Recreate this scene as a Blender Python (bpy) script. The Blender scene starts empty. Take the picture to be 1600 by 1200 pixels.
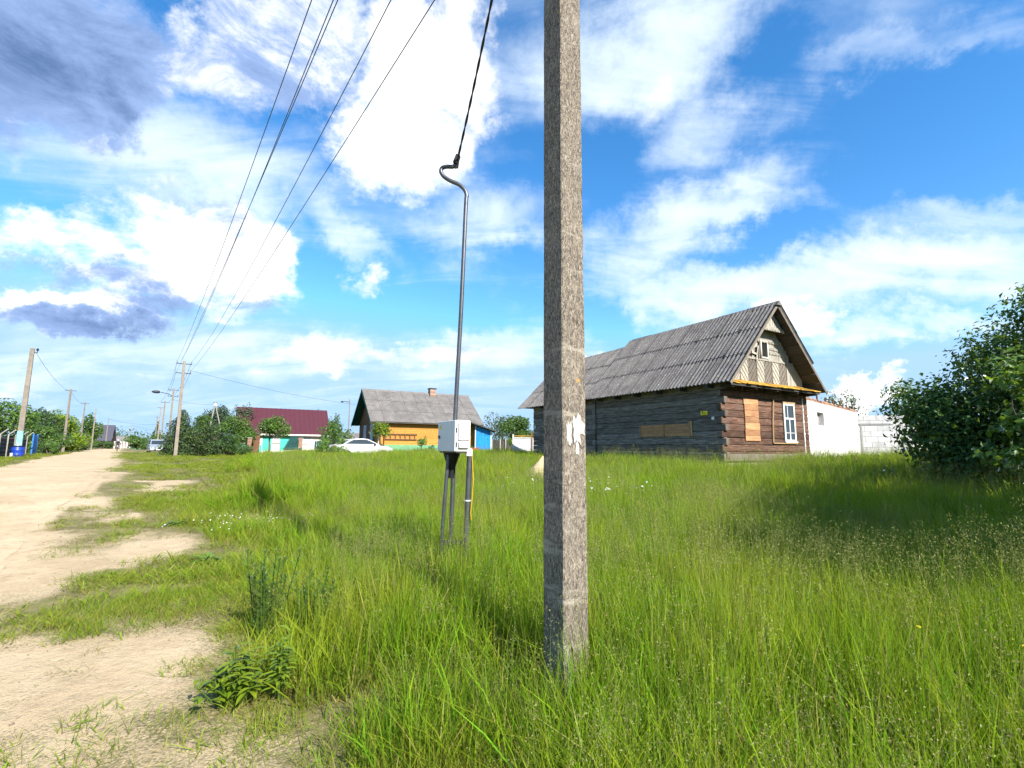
import bpy, bmesh, math, random
import numpy as np
from mathutils import Vector, Matrix
R = math.radians
rng = np.random.default_rng(7)
random.seed(7)
scene = bpy.context.scene
C = scene.collection

# ------------------------------------------------------------------ camera
EYE = 1.5
cam_d = bpy.data.cameras.new('camera')
cam = bpy.data.objects.new('camera', cam_d)
C.objects.link(cam)
cam_d.sensor_width = 36.0
cam_d.lens = 750.0 / 1600.0 * 36.0
cam_d.clip_start = 0.05
cam_d.clip_end = 12000.0
cam.matrix_world = Matrix.Translation((0, 0, EYE)) @ Matrix.Rotation(R(90 + 7.6), 4, 'X') @ Matrix.Rotation(R(0.45), 4, 'Z')
scene.camera = cam

# ------------------------------------------------------------------ exposure
vs = scene.view_settings
vs.view_transform = 'Standard'
vs.look = 'None'
vs.gamma = 1.0
vs.use_curve_mapping = False
vs.exposure = 1.08
cy = scene.cycles
cy.max_bounces = 4
cy.diffuse_bounces = 2
cy.glossy_bounces = 2
cy.transmission_bounces = 3
cy.use_adaptive_sampling = True
cy.adaptive_threshold = 0.02
cy.transparent_max_bounces = 8
cy.caustics_reflective = False
cy.caustics_refractive = False

# ------------------------------------------------------------------ sun
SUN_AZ, SUN_EL = R(142), R(37)          # clockwise from +Y
S = Vector((math.sin(SUN_AZ) * math.cos(SUN_EL), math.cos(SUN_AZ) * math.cos(SUN_EL), math.sin(SUN_EL)))
sun_d = bpy.data.lights.new('sun', 'SUN')
sun_d.energy = 5.0
sun_d.angle = R(0.53)
sun_d.color = (1.0, 0.95, 0.86)
sun = bpy.data.objects.new('sun', sun_d)
sun.rotation_euler = S.to_track_quat('Z', 'Y').to_euler()
sun.location = (0, 0, 60)
C.objects.link(sun)

# ------------------------------------------------------------------ world: daylight sky with clouds laid out by compass direction and elevation
world = bpy.data.worlds.new('World')
scene.world = world
world.use_nodes = True
def build_world():
    nt = world.node_tree
    for n in list(nt.nodes):
        nt.nodes.remove(n)
    N, Lk = nt.nodes, nt.links
    def node(t, **kw):
        n = N.new(t)
        for k, v in kw.items():
            setattr(n, k, v)
        return n
    def link(a, b):
        Lk.new(a, b)
    def val(x, sock):
        if isinstance(x, (int, float)):
            sock.default_value = x
        else:
            link(x, sock)
    def math_(op, a, b=0.0, c=None):
        n = node('ShaderNodeMath', operation=op)
        val(a, n.inputs[0]); val(b, n.inputs[1])
        if c is not None: val(c, n.inputs[2])
        return n.outputs[0]
    def smooth(x, a, b, lo=0.0, hi=1.0):
        n = node('ShaderNodeMapRange', interpolation_type='SMOOTHSTEP')
        val(x, n.inputs[0])
        n.inputs[1].default_value = a; n.inputs[2].default_value = b
        n.inputs[3].default_value = lo; n.inputs[4].default_value = hi
        return n.outputs[0]
    def mix(f, a, b):
        n = node('ShaderNodeMix', data_type='RGBA')
        val(f, n.inputs[0])
        for x, s in ((a, n.inputs[6]), (b, n.inputs[7])):
            if isinstance(x, tuple): s.default_value = (*x, 1)
            else: link(x, s)
        return n.outputs[2]
    geo = node('ShaderNodeTexCoord')
    sep = node('ShaderNodeSeparateXYZ'); link(geo.outputs['Generated'], sep.inputs[0])
    x, y, z = sep.outputs
    az = math_('ARCTAN2', x, y)
    el = math_('ARCSINE', z)
    # cloud-layer plane coordinates: clouds shrink and flatten towards the horizon
    den = math_('ADD', math_('ABSOLUTE', z), 0.22)
    pl = node('ShaderNodeCombineXYZ')
    val(math_('DIVIDE', x, den), pl.inputs[0]); val(math_('DIVIDE', y, den), pl.inputs[1]); val(z, pl.inputs[2])
    def noise(vec, scale, detail, rough, dist=0.0, loc=(0, 0, 0), scl=(1, 1, 1), rot=0.0):
        m = node('ShaderNodeMapping'); link(vec, m.inputs[0])
        m.inputs[1].default_value = loc; m.inputs[3].default_value = scl; m.inputs[2].default_value = (0, 0, rot)
        n = node('ShaderNodeTexNoise'); link(m.outputs[0], n.inputs['Vector'])
        n.inputs['Scale'].default_value = scale; n.inputs['Detail'].default_value = detail
        n.inputs['Roughness'].default_value = rough; n.inputs['Distortion'].default_value = dist
        return n
    gen = geo.outputs['Generated']
    nw = noise(gen, 4.5, 8, 0.66)
    nsep = node('ShaderNodeSeparateColor'); link(nw.outputs['Color'], nsep.inputs[0])
    waz = math_('ADD', az, math_('MULTIPLY', math_('SUBTRACT', nsep.outputs[0], 0.5), 0.34))
    wel = math_('ADD', el, math_('MULTIPLY', math_('SUBTRACT', nsep.outputs[1], 0.5), 0.26))
    cv = node('ShaderNodeCombineXYZ'); link(waz, cv.inputs[0]); link(wel, cv.inputs[1])
    def blobs(L):
        tot = None
        for (a, e, sx, sy, rot, w) in L:
            m = node('ShaderNodeMapping', vector_type='TEXTURE'); link(cv.outputs[0], m.inputs[0])
            m.inputs[1].default_value = (a, e, 0); m.inputs[2].default_value = (0, 0, rot); m.inputs[3].default_value = (sx, sy, 1)
            ln = node('ShaderNodeVectorMath', operation='LENGTH'); link(m.outputs[0], ln.inputs[0])
            b = smooth(ln.outputs['Value'], 0.1, 1.25, w, 0.0)
            tot = b if tot is None else math_('MAXIMUM', tot, b)
        return tot
    CU=[(-0.66,0.31,0.36,0.17,0.15,0.72),(-0.808,0.516,0.237,0.189,0.14,1.0),(-0.516,0.658,0.309,0.111,0.39,0.75),(-0.208,0.681,0.202,0.253,-0.79,1.0),(-0.583,0.351,0.17,0.119,0.12,1.0),(-0.779,0.329,0.144,0.074,0.3,0.7),(-0.771,0.187,0.174,0.077,0.18,0.9),(-0.575,0.254,0.149,0.067,0.16,0.6),(-0.24,0.179,0.425,0.078,0.05,0.62),(-0.737,0.075,0.223,0.04,0.06,0.4),(0.647,0.122,0.094,0.041,-0.08,0.95),(0.134,0.205,0.119,0.021,0.18,0.6),(-0.341,0.334,0.112,0.055,0.11,0.6),(0.25,0.599,0.081,0.198,-0.12,0.35),(0.562,0.23,0.111,0.055,-0.42,0.6),(-0.11,0.237,0.122,0.059,0.03,0.45)]
    CI=[(0.399,0.448,0.299,0.094,0.21,1.0),(0.282,0.711,0.337,0.111,0.09,0.85),(0.406,0.585,0.151,0.108,0.1,0.6),(0.651,0.292,0.367,0.079,-0.08,1.0),(0.45,0.314,0.337,0.07,-0.14,0.9),(0.726,0.195,0.198,0.04,-0.02,0.8),(-0.327,0.408,0.143,0.05,-0.56,0.7),(-0.031,0.454,0.224,0.085,0.16,0.6),(0.678,0.595,0.301,0.044,-0.23,0.35),(0.779,0.359,0.158,0.047,-0.14,0.6),(-0.055,0.185,0.271,0.08,0.1,0.7),(-0.146,0.564,0.212,0.066,0.07,0.5),(-0.624,0.475,0.249,0.097,0.29,0.7),(-0.497,0.16,0.276,0.071,0.09,0.6),(-0.79,0.098,0.136,0.057,0.11,0.45)]
    DK=[(-0.52,0.27,0.10,0.04,0.16,0.5),(-0.70,0.28,0.09,0.03,0.2,0.45),(-0.62,0.42,0.08,0.04,0.2,0.3),(-0.83,0.54,0.26,0.19,0.04,1.0),(-0.74,0.469,0.092,0.077,-0.25,0.9),(-0.537,0.62,0.287,0.11,0.28,0.55),(-0.769,0.158,0.144,0.043,0.16,0.95),(-0.657,0.239,0.098,0.037,0.18,0.6),(-0.8,0.257,0.078,0.037,0.26,0.55),(-0.028,0.212,0.082,0.02,0.01,0.6),(0.716,0.263,0.117,0.016,-0.03,0.35),(-0.342,0.642,0.159,0.077,0.17,0.15)]
    HO=[(0.727,0.469,0.293,0.102,-0.19,1.0),(0.506,0.649,0.118,0.089,0.02,0.7),(-0.323,0.336,0.247,0.137,-0.24,0.55),(0.488,0.394,0.13,0.045,-0.04,0.8),(0.215,0.267,0.091,0.032,0.03,0.7),(-0.165,0.293,0.175,0.051,0.05,0.7),(0.7,0.168,0.158,0.031,-0.02,0.6),(0.026,0.368,0.166,0.063,-0.01,0.4),(0.756,0.102,0.212,0.039,-0.09,0.5),(-0.156,0.784,0.074,0.035,-0.38,0.7),(0.209,0.593,0.083,0.127,-0.1,0.4)]
    cu, ci, dk, ho = blobs(CU), blobs(CI), blobs(DK), blobs(HO)
    n1 = noise(pl.outputs[0], 1.7, 9, 0.62, 0.4).outputs['Fac']
    n2 = noise(pl.outputs[0], 1.5, 8, 0.6, 0.9, (3, 1, 0), (1.0, 2.6, 1.0), R(-25)).outputs['Fac']
    n3 = noise(gen, 9.0, 8, 0.62, 0.2, (5, 2, 1)).outputs['Fac']
    # heaped clouds
    dens = math_('ADD', cu, math_('MULTIPLY', math_('SUBTRACT', n1, 0.5), 1.5))
    dens = math_('ADD', dens, math_('MULTIPLY', math_('SUBTRACT', n3, 0.5), 0.7))
    dens = math_('SUBTRACT', dens, math_('MULTIPLY', ho, 0.35))
    mcu = smooth(dens, 0.36, 0.74)
    # thin high cloud
    den2 = math_('ADD', math_('MULTIPLY', ci, 0.75), math_('MULTIPLY', math_('SUBTRACT', n2, 0.5), 1.35))
    den2 = math_('ADD', den2, math_('MULTIPLY', math_('SUBTRACT', n3, 0.5), 0.35))
    den2 = math_('SUBTRACT', den2, math_('MULTIPLY', ho, 0.5))
    mci = smooth(den2, -0.15, 0.85, 0.0, 0.98)
    # grey undersides
    n4 = noise(gen, 7.0, 8, 0.7, 0.6, (2, 7, 4), (1, 1, 1.9)).outputs['Fac']
    nz = math_('ADD', math_('MULTIPLY', math_('SUBTRACT', n4, 0.5), 1.9), math_('MULTIPLY', math_('SUBTRACT', n3, 0.5), 0.7))
    shade = math_('ADD', dk, nz)
    light = smooth(shade, 0.0, 0.62)
    deep = smooth(shade, 0.45, 1.45)
    sky = node('ShaderNodeTexSky', sky_type='NISHITA')
    sky.sun_disc = False
    sky.sun_elevation = SUN_EL
    sky.sun_rotation = SUN_AZ
    sky.air_density = 1.0; sky.dust_density = 0.4; sky.ozone_density = 2.2
    hs = node('ShaderNodeHueSaturation'); link(sky.outputs[0], hs.inputs['Color'])
    hs.inputs['Saturation'].default_value = 1.34; hs.inputs['Value'].default_value = 1.95
    white = (9.4, 9.5, 9.6)
    lav = (2.7, 3.9, 6.6)
    grey = (0.9, 1.6, 3.3)
    thin = (7.0, 8.0, 9.0)
    cumc = mix(deep, mix(light, white, lav), grey)
    cap = node('ShaderNodeMix', data_type='RGBA', blend_type='DARKEN'); cap.inputs[0].default_value = 1.0
    link(hs.outputs[0], cap.inputs[6]); cap.inputs[7].default_value = (3.4, 5.4, 7.8, 1)
    c1 = mix(mci, cap.outputs[2], thin)
    c2 = mix(mcu, c1, cumc)
    bg = node('ShaderNodeBackground'); link(c2, bg.inputs[0]); bg.inputs[1].default_value = 0.07
    out = node('ShaderNodeOutputWorld'); link(bg.outputs[0], out.inputs[0])
build_world()
world.cycles.sampling_method = 'MANUAL'
world.cycles.sample_map_resolution = 512

# ================================================================== helpers
def tag(o, label=None, cat=None, group=None, kind=None):
    if label: o['label'] = label
    if cat: o['category'] = cat
    if group: o['group'] = group
    if kind: o['kind'] = kind
    return o
def empty(name, loc=(0, 0, 0), rz=0.0, label=None, cat=None, group=None, rx=0.0, ry=0.0):
    o = bpy.data.objects.new(name, None)
    o.empty_display_size = 0.2
    o.location = loc
    o.rotation_euler = (rx, ry, rz)
    C.objects.link(o)
    return tag(o, label, cat, group)
def link_mesh(name, me, parent=None, loc=(0, 0, 0), rot=(0, 0, 0), scale=(1, 1, 1)):
    o = bpy.data.objects.new(name, me)
    o.location = loc; o.rotation_euler = rot; o.scale = scale
    C.objects.link(o)
    if parent: o.parent = parent
    return o
def copy_tree(o, parent=None):
    c = o.copy(); C.objects.link(c); c.parent = parent
    for ch in list(o.children):
        copy_tree(ch, c)
    return c
class MB:
    """collects faces; build() links them as ONE mesh object"""
    def __init__(s): s.v = []; s.f = []
    def add(s, vs_, fs):
        b = len(s.v); s.v += [tuple(p) for p in vs_]; s.f += [tuple(b + i for i in f) for f in fs]; return s
    def box(s, x0, x1, y0, y1, z0, z1, M=None):
        P = [Vector(p) for p in ((x0,y0,z0),(x1,y0,z0),(x1,y1,z0),(x0,y1,z0),(x0,y0,z1),(x1,y0,z1),(x1,y1,z1),(x0,y1,z1))]
        if M is not None: P = [M @ p for p in P]
        return s.add(P, [(0,3,2,1),(4,5,6,7),(0,1,5,4),(1,2,6,5),(2,3,7,6),(3,0,4,7)])
    def cbox(s, c, size, M=None):
        return s.box(c[0]-size[0]/2, c[0]+size[0]/2, c[1]-size[1]/2, c[1]+size[1]/2, c[2]-size[2]/2, c[2]+size[2]/2, M)
    def bbox(s, x0, x1, y0, y1, z0, z1, b=0.01):
        """box with chamfered edges (chamfer on all twelve)"""
        bm = bmesh.new()
        bmesh.ops.create_cube(bm, size=1.0)
        for v in bm.verts:
            v.co = Vector(((x0+x1)/2 + v.co.x*(x1-x0), (y0+y1)/2 + v.co.y*(y1-y0), (z0+z1)/2 + v.co.z*(z1-z0)))
        bmesh.ops.bevel(bm, geom=bm.edges[:], offset=b, segments=1, affect='EDGES')
        bm.verts.index_update()
        s.add([v.co.copy() for v in bm.verts], [[v.index for v in f.verts] for f in bm.faces])
        bm.free(); return s
    def prism(s, poly, d0, d1, axis='y'):
        """polygon in the two other axes, extruded along axis"""
        n = len(poly)
        def P(a, b, d): return {'y': (a, d, b), 'x': (d, a, b), 'z': (a, b, d)}[axis]
        vs_ = [P(a, b, d0) for a, b in poly] + [P(a, b, d1) for a, b in poly]
        fs = [tuple(range(n)), tuple(range(2*n-1, n-1, -1))] + [(i, i+n, (i+1) % n + n, (i+1) % n) for i in range(n)]
        return s.add(vs_, fs)
    def tube(s, pts, r, n=8, cap=True):
        pts = [Vector(p) for p in pts]
        rs = r if isinstance(r, (list, tuple)) else [r] * len(pts)
        rings = []; up = None
        for i, p in enumerate(pts):
            d = (pts[min(i+1, len(pts)-1)] - pts[max(i-1, 0)])
            d = d.normalized() if d.length > 1e-9 else Vector((0, 0, 1))
            if up is None:
                a = Vector((0, 0, 1)) if abs(d.z) < 0.9 else Vector((1, 0, 0))
                up = (a - d * a.dot(d)).normalized()
            else:
                up = up - d * up.dot(d)
                up = up.normalized() if up.length > 1e-6 else d.orthogonal().normalized()
            sd = d.cross(up)
            rings.append([p + (up * math.cos(2*math.pi*k/n) + sd * math.sin(2*math.pi*k/n)) * rs[i] for k in range(n)])
        vs_ = [q for ring in rings for q in ring]
        fs = []
        for i in range(len(pts)-1):
            for k in range(n):
                fs.append((i*n+k, i*n+(k+1) % n, (i+1)*n+(k+1) % n, (i+1)*n+k))
        if cap:
            fs.append(tuple(range(n-1, -1, -1))); fs.append(tuple((len(pts)-1)*n+k for k in range(n)))
        return s.add(vs_, fs)
    def lathe(s, prof, n=20, c=(0, 0, 0), M=None):
        vs_ = []; fs = []
        for r_, z_ in prof:
            for k in range(n):
                a = 2*math.pi*k/n; p = Vector((r_*math.cos(a), r_*math.sin(a), z_))
                if M is not None: p = M @ p
                vs_.append(p + Vector(c))
        for i in range(len(prof)-1):
            for k in range(n):
                fs.append((i*n+k, i*n+(k+1) % n, (i+1)*n+(k+1) % n, (i+1)*n+k))
        fs.append(tuple(range(n-1, -1, -1))); fs.append(tuple((len(prof)-1)*n+k for k in range(n)))
        return s.add(vs_, fs)
    def mesh(s, name, mat, smooth=False):
        me = bpy.data.meshes.new(name)
        me.from_pydata([tuple(p) for p in s.v], [], s.f)
        if mat is not None: me.materials.append(mat)
        if smooth:
            me.polygons.foreach_set('use_smooth', [True] * len(me.polygons))
        me.update(); return me
    def build(s, name, mat, parent=None, smooth=False, loc=(0, 0, 0), rot=(0, 0, 0), kind=None):
        o = link_mesh(name, s.mesh(name, mat, smooth), parent, loc, rot)
        if smooth: 
            try: o.data.set_sharp_from_angle(angle=R(45))
            except Exception: pass
        if kind: o['kind'] = kind
        return o
def np_mesh(name, verts, faces, mats, smooth=False, mat_idx=None):
    """verts (n,3), faces (m,k) with constant k"""
    me = bpy.data.meshes.new(name)
    verts = np.asarray(verts, np.float32); faces = np.asarray(faces, np.int32)
    m, k = faces.shape
    me.vertices.add(len(verts)); me.vertices.foreach_set('co', verts.ravel())
    me.loops.add(m * k); me.loops.foreach_set('vertex_index', faces.ravel())
    me.polygons.add(m)
    me.polygons.foreach_set('loop_start', np.arange(m, dtype=np.int32) * k)
    me.polygons.foreach_set('loop_total', np.full(m, k, np.int32))
    if mat_idx is not None: me.polygons.foreach_set('material_index', np.asarray(mat_idx, np.int32))
    if smooth: me.polygons.foreach_set('use_smooth', np.ones(m, bool))
    for mt in mats: me.materials.append(mt)
    me.update(calc_edges=True); me.validate()
    return me

# value noise used for laying out ground cover
_perm = rng.random((256, 256))
def vnoise(x, y, s=1.0):
    x = np.asarray(x, float) * s + 1000.3; y = np.asarray(y, float) * s + 1000.7
    xi = np.floor(x).astype(int); yi = np.floor(y).astype(int); fx = x - xi; fy = y - yi
    fx = fx*fx*(3-2*fx); fy = fy*fy*(3-2*fy)
    g = lambda a, b: _perm[a % 256, b % 256]
    return (g(xi, yi)*(1-fx) + g(xi+1, yi)*fx)*(1-fy) + (g(xi, yi+1)*(1-fx) + g(xi+1, yi+1)*fx)*fy
def fbm(x, y, s=1.0, o=4):
    t = 0; a = 0.5; n = 0
    for i in range(o):
        t = t + a * vnoise(x, y, s * 2**i); n += a; a *= 0.5
    return t / n
def sst(x, a, b):
    t = np.clip((np.asarray(x, float) - a) / (b - a), 0, 1); return t*t*(3-2*t)

# ================================================================== materials
MATS = {}
class NT:
    def __init__(s, name):
        m = bpy.data.materials.new(name); m.use_nodes = True
        s.m = m; s.nt = m.node_tree; s.N = s.nt.nodes; s.L = s.nt.links
        for n in list(s.N): s.N.remove(n)
        s.out = s.N.new('ShaderNodeOutputMaterial')
    def n(s, t, **kw):
        x = s.N.new(t)
        for k, v in kw.items(): setattr(x, k, v)
        return x
    def l(s, a, b): s.L.new(a, b)
    def coord(s, scale=(1, 1, 1), rnd=True, which='Object'):
        tc = s.n('ShaderNodeTexCoord'); src = tc.outputs[which]
        if which == 'Position':
            pass
        mp = s.n('ShaderNodeMapping'); s.l(src, mp.inputs[0]); mp.inputs[3].default_value = scale
        if rnd:
            oi = s.n('ShaderNodeObjectInfo')
            mm = s.n('ShaderNodeMath', operation='MULTIPLY'); s.l(oi.outputs['Random'], mm.inputs[0]); mm.inputs[1].default_value = 91.7
            cx = s.n('ShaderNodeCombineXYZ'); s.l(mm.outputs[0], cx.inputs[0]); s.l(mm.outputs[0], cx.inputs[1]); s.l(mm.outputs[0], cx.inputs[2])
            s.l(cx.outputs[0], mp.inputs[1])
        return mp.outputs[0]
    def noise(s, vec, scale, detail=6, rough=0.6, dist=0.0):
        x = s.n('ShaderNodeTexNoise'); s.l(vec, x.inputs['Vector'])
        x.inputs['Scale'].default_value = scale; x.inputs['Detail'].default_value = detail
        x.inputs['Roughness'].default_value = rough; x.inputs['Distortion'].default_value = dist
        return x.outputs['Fac']
    def ramp(s, f, stops):
        x = s.n('ShaderNodeValToRGB'); s.l(f, x.inputs[0]); e = x.color_ramp.elements
        while len(e) < len(stops): e.new(0.5)
        for i, (p, c) in enumerate(stops):
            e[i].position = p; e[i].color = (*c, 1) if len(c) == 3 else c
        return x.outputs[0]
    def mix(s, f, a, b, mode='MIX'):
        x = s.n('ShaderNodeMix', data_type='RGBA', blend_type=mode)
        if isinstance(f, (int, float)): x.inputs[0].default_value = f
        else: s.l(f, x.inputs[0])
        for q, k in ((a, 6), (b, 7)):
            if isinstance(q, tuple): x.inputs[k].default_value = (*q, 1)
            else: s.l(q, x.inputs[k])
        return x.outputs[2]
    def rng(s, f, a, b, lo=0.0, hi=1.0):
        x = s.n('ShaderNodeMapRange', interpolation_type='SMOOTHSTEP'); s.l(f, x.inputs[0])
        x.inputs[1].default_value = a; x.inputs[2].default_value = b; x.inputs[3].default_value = lo; x.inputs[4].default_value = hi
        return x.outputs[0]
    def rand(s, lo, hi):
        oi = s.n('ShaderNodeObjectInfo')
        x = s.n('ShaderNodeMapRange'); s.l(oi.outputs['Random'], x.inputs[0])
        x.inputs[3].default_value = lo; x.inputs[4].default_value = hi
        return x.outputs[0]
    def value(s, col, f):
        x = s.n('ShaderNodeHueSaturation'); s.l(col, x.inputs['Color'])
        if isinstance(f, (int, float)): x.inputs['Value'].default_value = f
        else: s.l(f, x.inputs['Value'])
        return x.outputs[0]
    def bump(s, h, strength=0.4, dist=0.02):
        x = s.n('ShaderNodeBump'); s.l(h, x.inputs['Height']); x.inputs['Strength'].default_value = strength; x.inputs['Distance'].default_value = dist
        return x.outputs[0]
    def principled(s, col, rough=0.7, metal=0.0, normal=None, spec=0.3):
        b = s.n('ShaderNodeBsdfPrincipled')
        if isinstance(col, tuple): b.inputs['Base Color'].default_value = (*col, 1)
        else: s.l(col, b.inputs['Base Color'])
        if isinstance(rough, (int, float)): b.inputs['Roughness'].default_value = rough
        else: s.l(rough, b.inputs['Roughness'])
        b.inputs['Metallic'].default_value = metal
        b.inputs['Specular IOR Level'].default_value = spec
        if normal is not None: s.l(normal, b.inputs['Normal'])
        s.l(b.outputs[0], s.out.inputs[0])
        return b
    def done(s, key):
        MATS[key] = s.m; return s.m

def paint(key, col, rough=0.55, var=0.25, scale=6.0, metal=0.0, spec=0.3, bump=0.1, rnd=(0.9, 1.1)):
    t = NT(key); v = t.coord()
    f = t.noise(v, scale, 6, 0.65); g = t.noise(v, scale * 7, 4, 0.7)
    c0 = tuple(max(0, c * (1 - var)) for c in col); c1 = tuple(min(1, c * (1 + var * 0.6)) for c in col)
    cc = t.ramp(f, [(0.3, c0), (0.7, c1)])
    cc = t.value(cc, t.rand(*rnd))
    t.principled(cc, rough, metal, t.bump(g, bump, 0.01), spec)
    return t.done(key)
def wood(key, stops, axis=0, rough=0.85, rnd=(0.7, 1.25), scale=1.0, bump=0.6, patch=None):
    """weathered timber, grain along the given local axis"""
    t = NT(key); sc = [14.0 * scale] * 3; sc[axis] = 1.0 * scale
    v = t.coord(tuple(sc)); v2 = t.coord()
    g = t.noise(v, 2.2, 8, 0.7, 0.6); b = t.noise(v2, 2.5, 5, 0.6)
    fine = t.noise(v, 9.0, 4, 0.6)
    cc = t.ramp(g, stops)
    if patch: cc = t.mix(t.rng(b, 0.45, 0.72), cc, patch)
    cc = t.value(cc, t.rand(*rnd))
    h = t.n('ShaderNodeMath', operation='ADD'); t.l(g, h.inputs[0]); t.l(fine, h.inputs[1])
    t.principled(cc, rough, 0.0, t.bump(h.outputs[0], bump, 0.012), 0.15)
    return t.done(key)
def leafmat(key, a, b, trans=0.45, gloss=0.12):
    """foliage: colour varies from leaf to leaf and plant to plant"""
    t = NT(key); v = t.coord(rnd=True)
    f = t.noise(v, 1.6, 3, 0.6); g = t.n('ShaderNodeTexWhiteNoise'); 
    geo = t.n('ShaderNodeNewGeometry')
    col = t.ramp(geo.outputs['Random Per Island'], [(0.0, a), (1.0, b)])
    col = t.mix(t.rng(f, 0.3, 0.7, 0.0, 0.5), col, a)
    col = t.value(col, t.rand(0.85, 1.15))
    d = t.n('ShaderNodeBsdfDiffuse'); t.l(col, d.inputs[0])
    tr = t.n('ShaderNodeBsdfTranslucent')
    tcol = t.mix(0.5, col, (0.30, 0.42, 0.02), 'MIX'); t.l(tcol, tr.inputs[0])
    m1 = t.n('ShaderNodeMixShader'); m1.inputs[0].default_value = trans; t.l(d.outputs[0], m1.inputs[1]); t.l(tr.outputs[0], m1.inputs[2])
    gl = t.n('ShaderNodeBsdfGlossy'); gl.inputs['Roughness'].default_value = 0.4; gl.inputs[0].default_value = (0.9, 0.95, 0.9, 1)
    fr = t.n('ShaderNodeFresnel'); fr.inputs[0].default_value = 1.35
    k = t.n('ShaderNodeMath', operation='MULTIPLY'); t.l(fr.outputs[0], k.inputs[0]); k.inputs[1].default_value = gloss * 6
    m2 = t.n('ShaderNodeMixShader'); t.l(k.outputs[0], m2.inputs[0]); t.l(m1.outputs[0], m2.inputs[1]); t.l(gl.outputs[0], m2.inputs[2])
    t.l(m2.outputs[0], t.out.inputs[0])
    return t.done(key)
def bladeattr(key, base, mid, tip, trans=0.4, patchy=None):
    """grass blade: straw-coloured foot to green tip ('t' runs 0..1 along the blade)"""
    t = NT(key)
    at = t.n('ShaderNodeAttribute'); at.attribute_name = 't'
    geo = t.n('ShaderNodeNewGeometry')
    col = t.ramp(at.outputs['Fac'], [(0.0, base), (0.45, mid), (1.0, tip)])
    hs = t.n('ShaderNodeHueSaturation'); t.l(col, hs.inputs['Color'])
    mr = t.n('ShaderNodeMapRange'); t.l(geo.outputs['Random Per Island'], mr.inputs[0]); mr.inputs[3].default_value = 0.462; mr.inputs[4].default_value = 0.535
    t.l(mr.outputs[0], hs.inputs['Hue']); isl = t.n('ShaderNodeMath', operation='MULTIPLY'); t.l(geo.outputs['Random Per Island'], isl.inputs[0]); isl.inputs[1].default_value = 7.31
    fr = t.n('ShaderNodeMath', operation='FRACT'); t.l(isl.outputs[0], fr.inputs[0])
    vr = t.n('ShaderNodeMapRange'); t.l(fr.outputs[0], vr.inputs[0]); vr.inputs[3].default_value = 0.6; vr.inputs[4].default_value = 1.35
    t.l(vr.outputs[0], hs.inputs['Value'])
    c2 = hs.outputs[0]
    # patches of different growth across the meadow
    nv = t.n('ShaderNodeTexNoise'); t.l(geo.outputs['Position'], nv.inputs['Vector']); nv.inputs['Scale'].default_value = 0.75; nv.inputs['Detail'].default_value = 5; nv.inputs['Roughness'].default_value = 0.7
    if patchy: c2 = t.mix(t.rng(nv.outputs['Fac'], 0.42, 0.68, 0.0, 0.75), c2, patchy)
    d = t.n('ShaderNodeBsdfDiffuse'); t.l(c2, d.inputs[0])
    tr = t.n('ShaderNodeBsdfTranslucent'); t.l(t.mix(0.35, c2, (0.45, 0.55, 0.03)), tr.inputs[0])
    m1 = t.n('ShaderNodeMixShader'); m1.inputs[0].default_value = trans; t.l(d.outputs[0], m1.inputs[1]); t.l(tr.outputs[0], m1.inputs[2])
    t.l(m1.outputs[0], t.out.inputs[0])
    return t.done(key)

# sand and soil share one builder so that the road and its verge meet without a seam
def sand_nodes(t):
    geo = t.n('ShaderNodeNewGeometry'); P = geo.outputs['Position']
    a = t.noise(P, 0.7, 6, 0.65); b = t.noise(P, 6.0, 6, 0.7); g = t.noise(P, 55.0, 4, 0.7); gr = t.noise(P, 260.0, 2, 0.6)
    col = t.ramp(a, [(0.25, (0.40, 0.295, 0.18)), (0.5, (0.525, 0.405, 0.26)), (0.75, (0.60, 0.48, 0.325))])
    col = t.mix(t.rng(b, 0.48, 0.72, 0.0, 0.55), col, (0.29, 0.20, 0.115))
    col = t.mix(t.rng(gr, 0.4, 0.7, 0.0, 0.45), col, (0.24, 0.17, 0.10))
    h = t.n('ShaderNodeMath', operation='MULTIPLY_ADD'); t.l(g, h.inputs[0]); h.inputs[1].default_value = 0.35; t.l(b, h.inputs[2])
    return P, col, h.outputs[0], b, g
t = NT('road_sand'); P, col, h, b, g = sand_nodes(t)
t.principled(col, 0.95, 0, t.bump(h, 0.45, 0.05), 0.1); t.done('road_sand')
t = NT('ground'); P, col, h, b, g = sand_nodes(t)
at = t.n('ShaderNodeAttribute'); at.attribute_name = 'sand'
k = t.n('ShaderNodeMath', operation='MULTIPLY_ADD'); t.l(b, k.inputs[0]); k.inputs[1].default_value = 0.5; t.l(at.outputs['Fac'], k.inputs[2])
k2 = t.n('ShaderNodeMath', operation='MULTIPLY_ADD'); t.l(g, k2.inputs[0]); k2.inputs[1].default_value = 0.9; t.l(k.outputs[0], k2.inputs[2])
f = t.rng(k2.outputs[0], 1.05, 1.35)
soil = t.ramp(t.noise(P, 3.0, 6, 0.7), [(0.3, (0.12, 0.11, 0.045)), (0.55, (0.19, 0.165, 0.075)), (0.75, (0.30, 0.24, 0.13))])
t.principled(t.mix(f, soil, col), 0.95, 0, t.bump(h, 0.6, 0.06), 0.1); t.done('ground')

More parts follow.
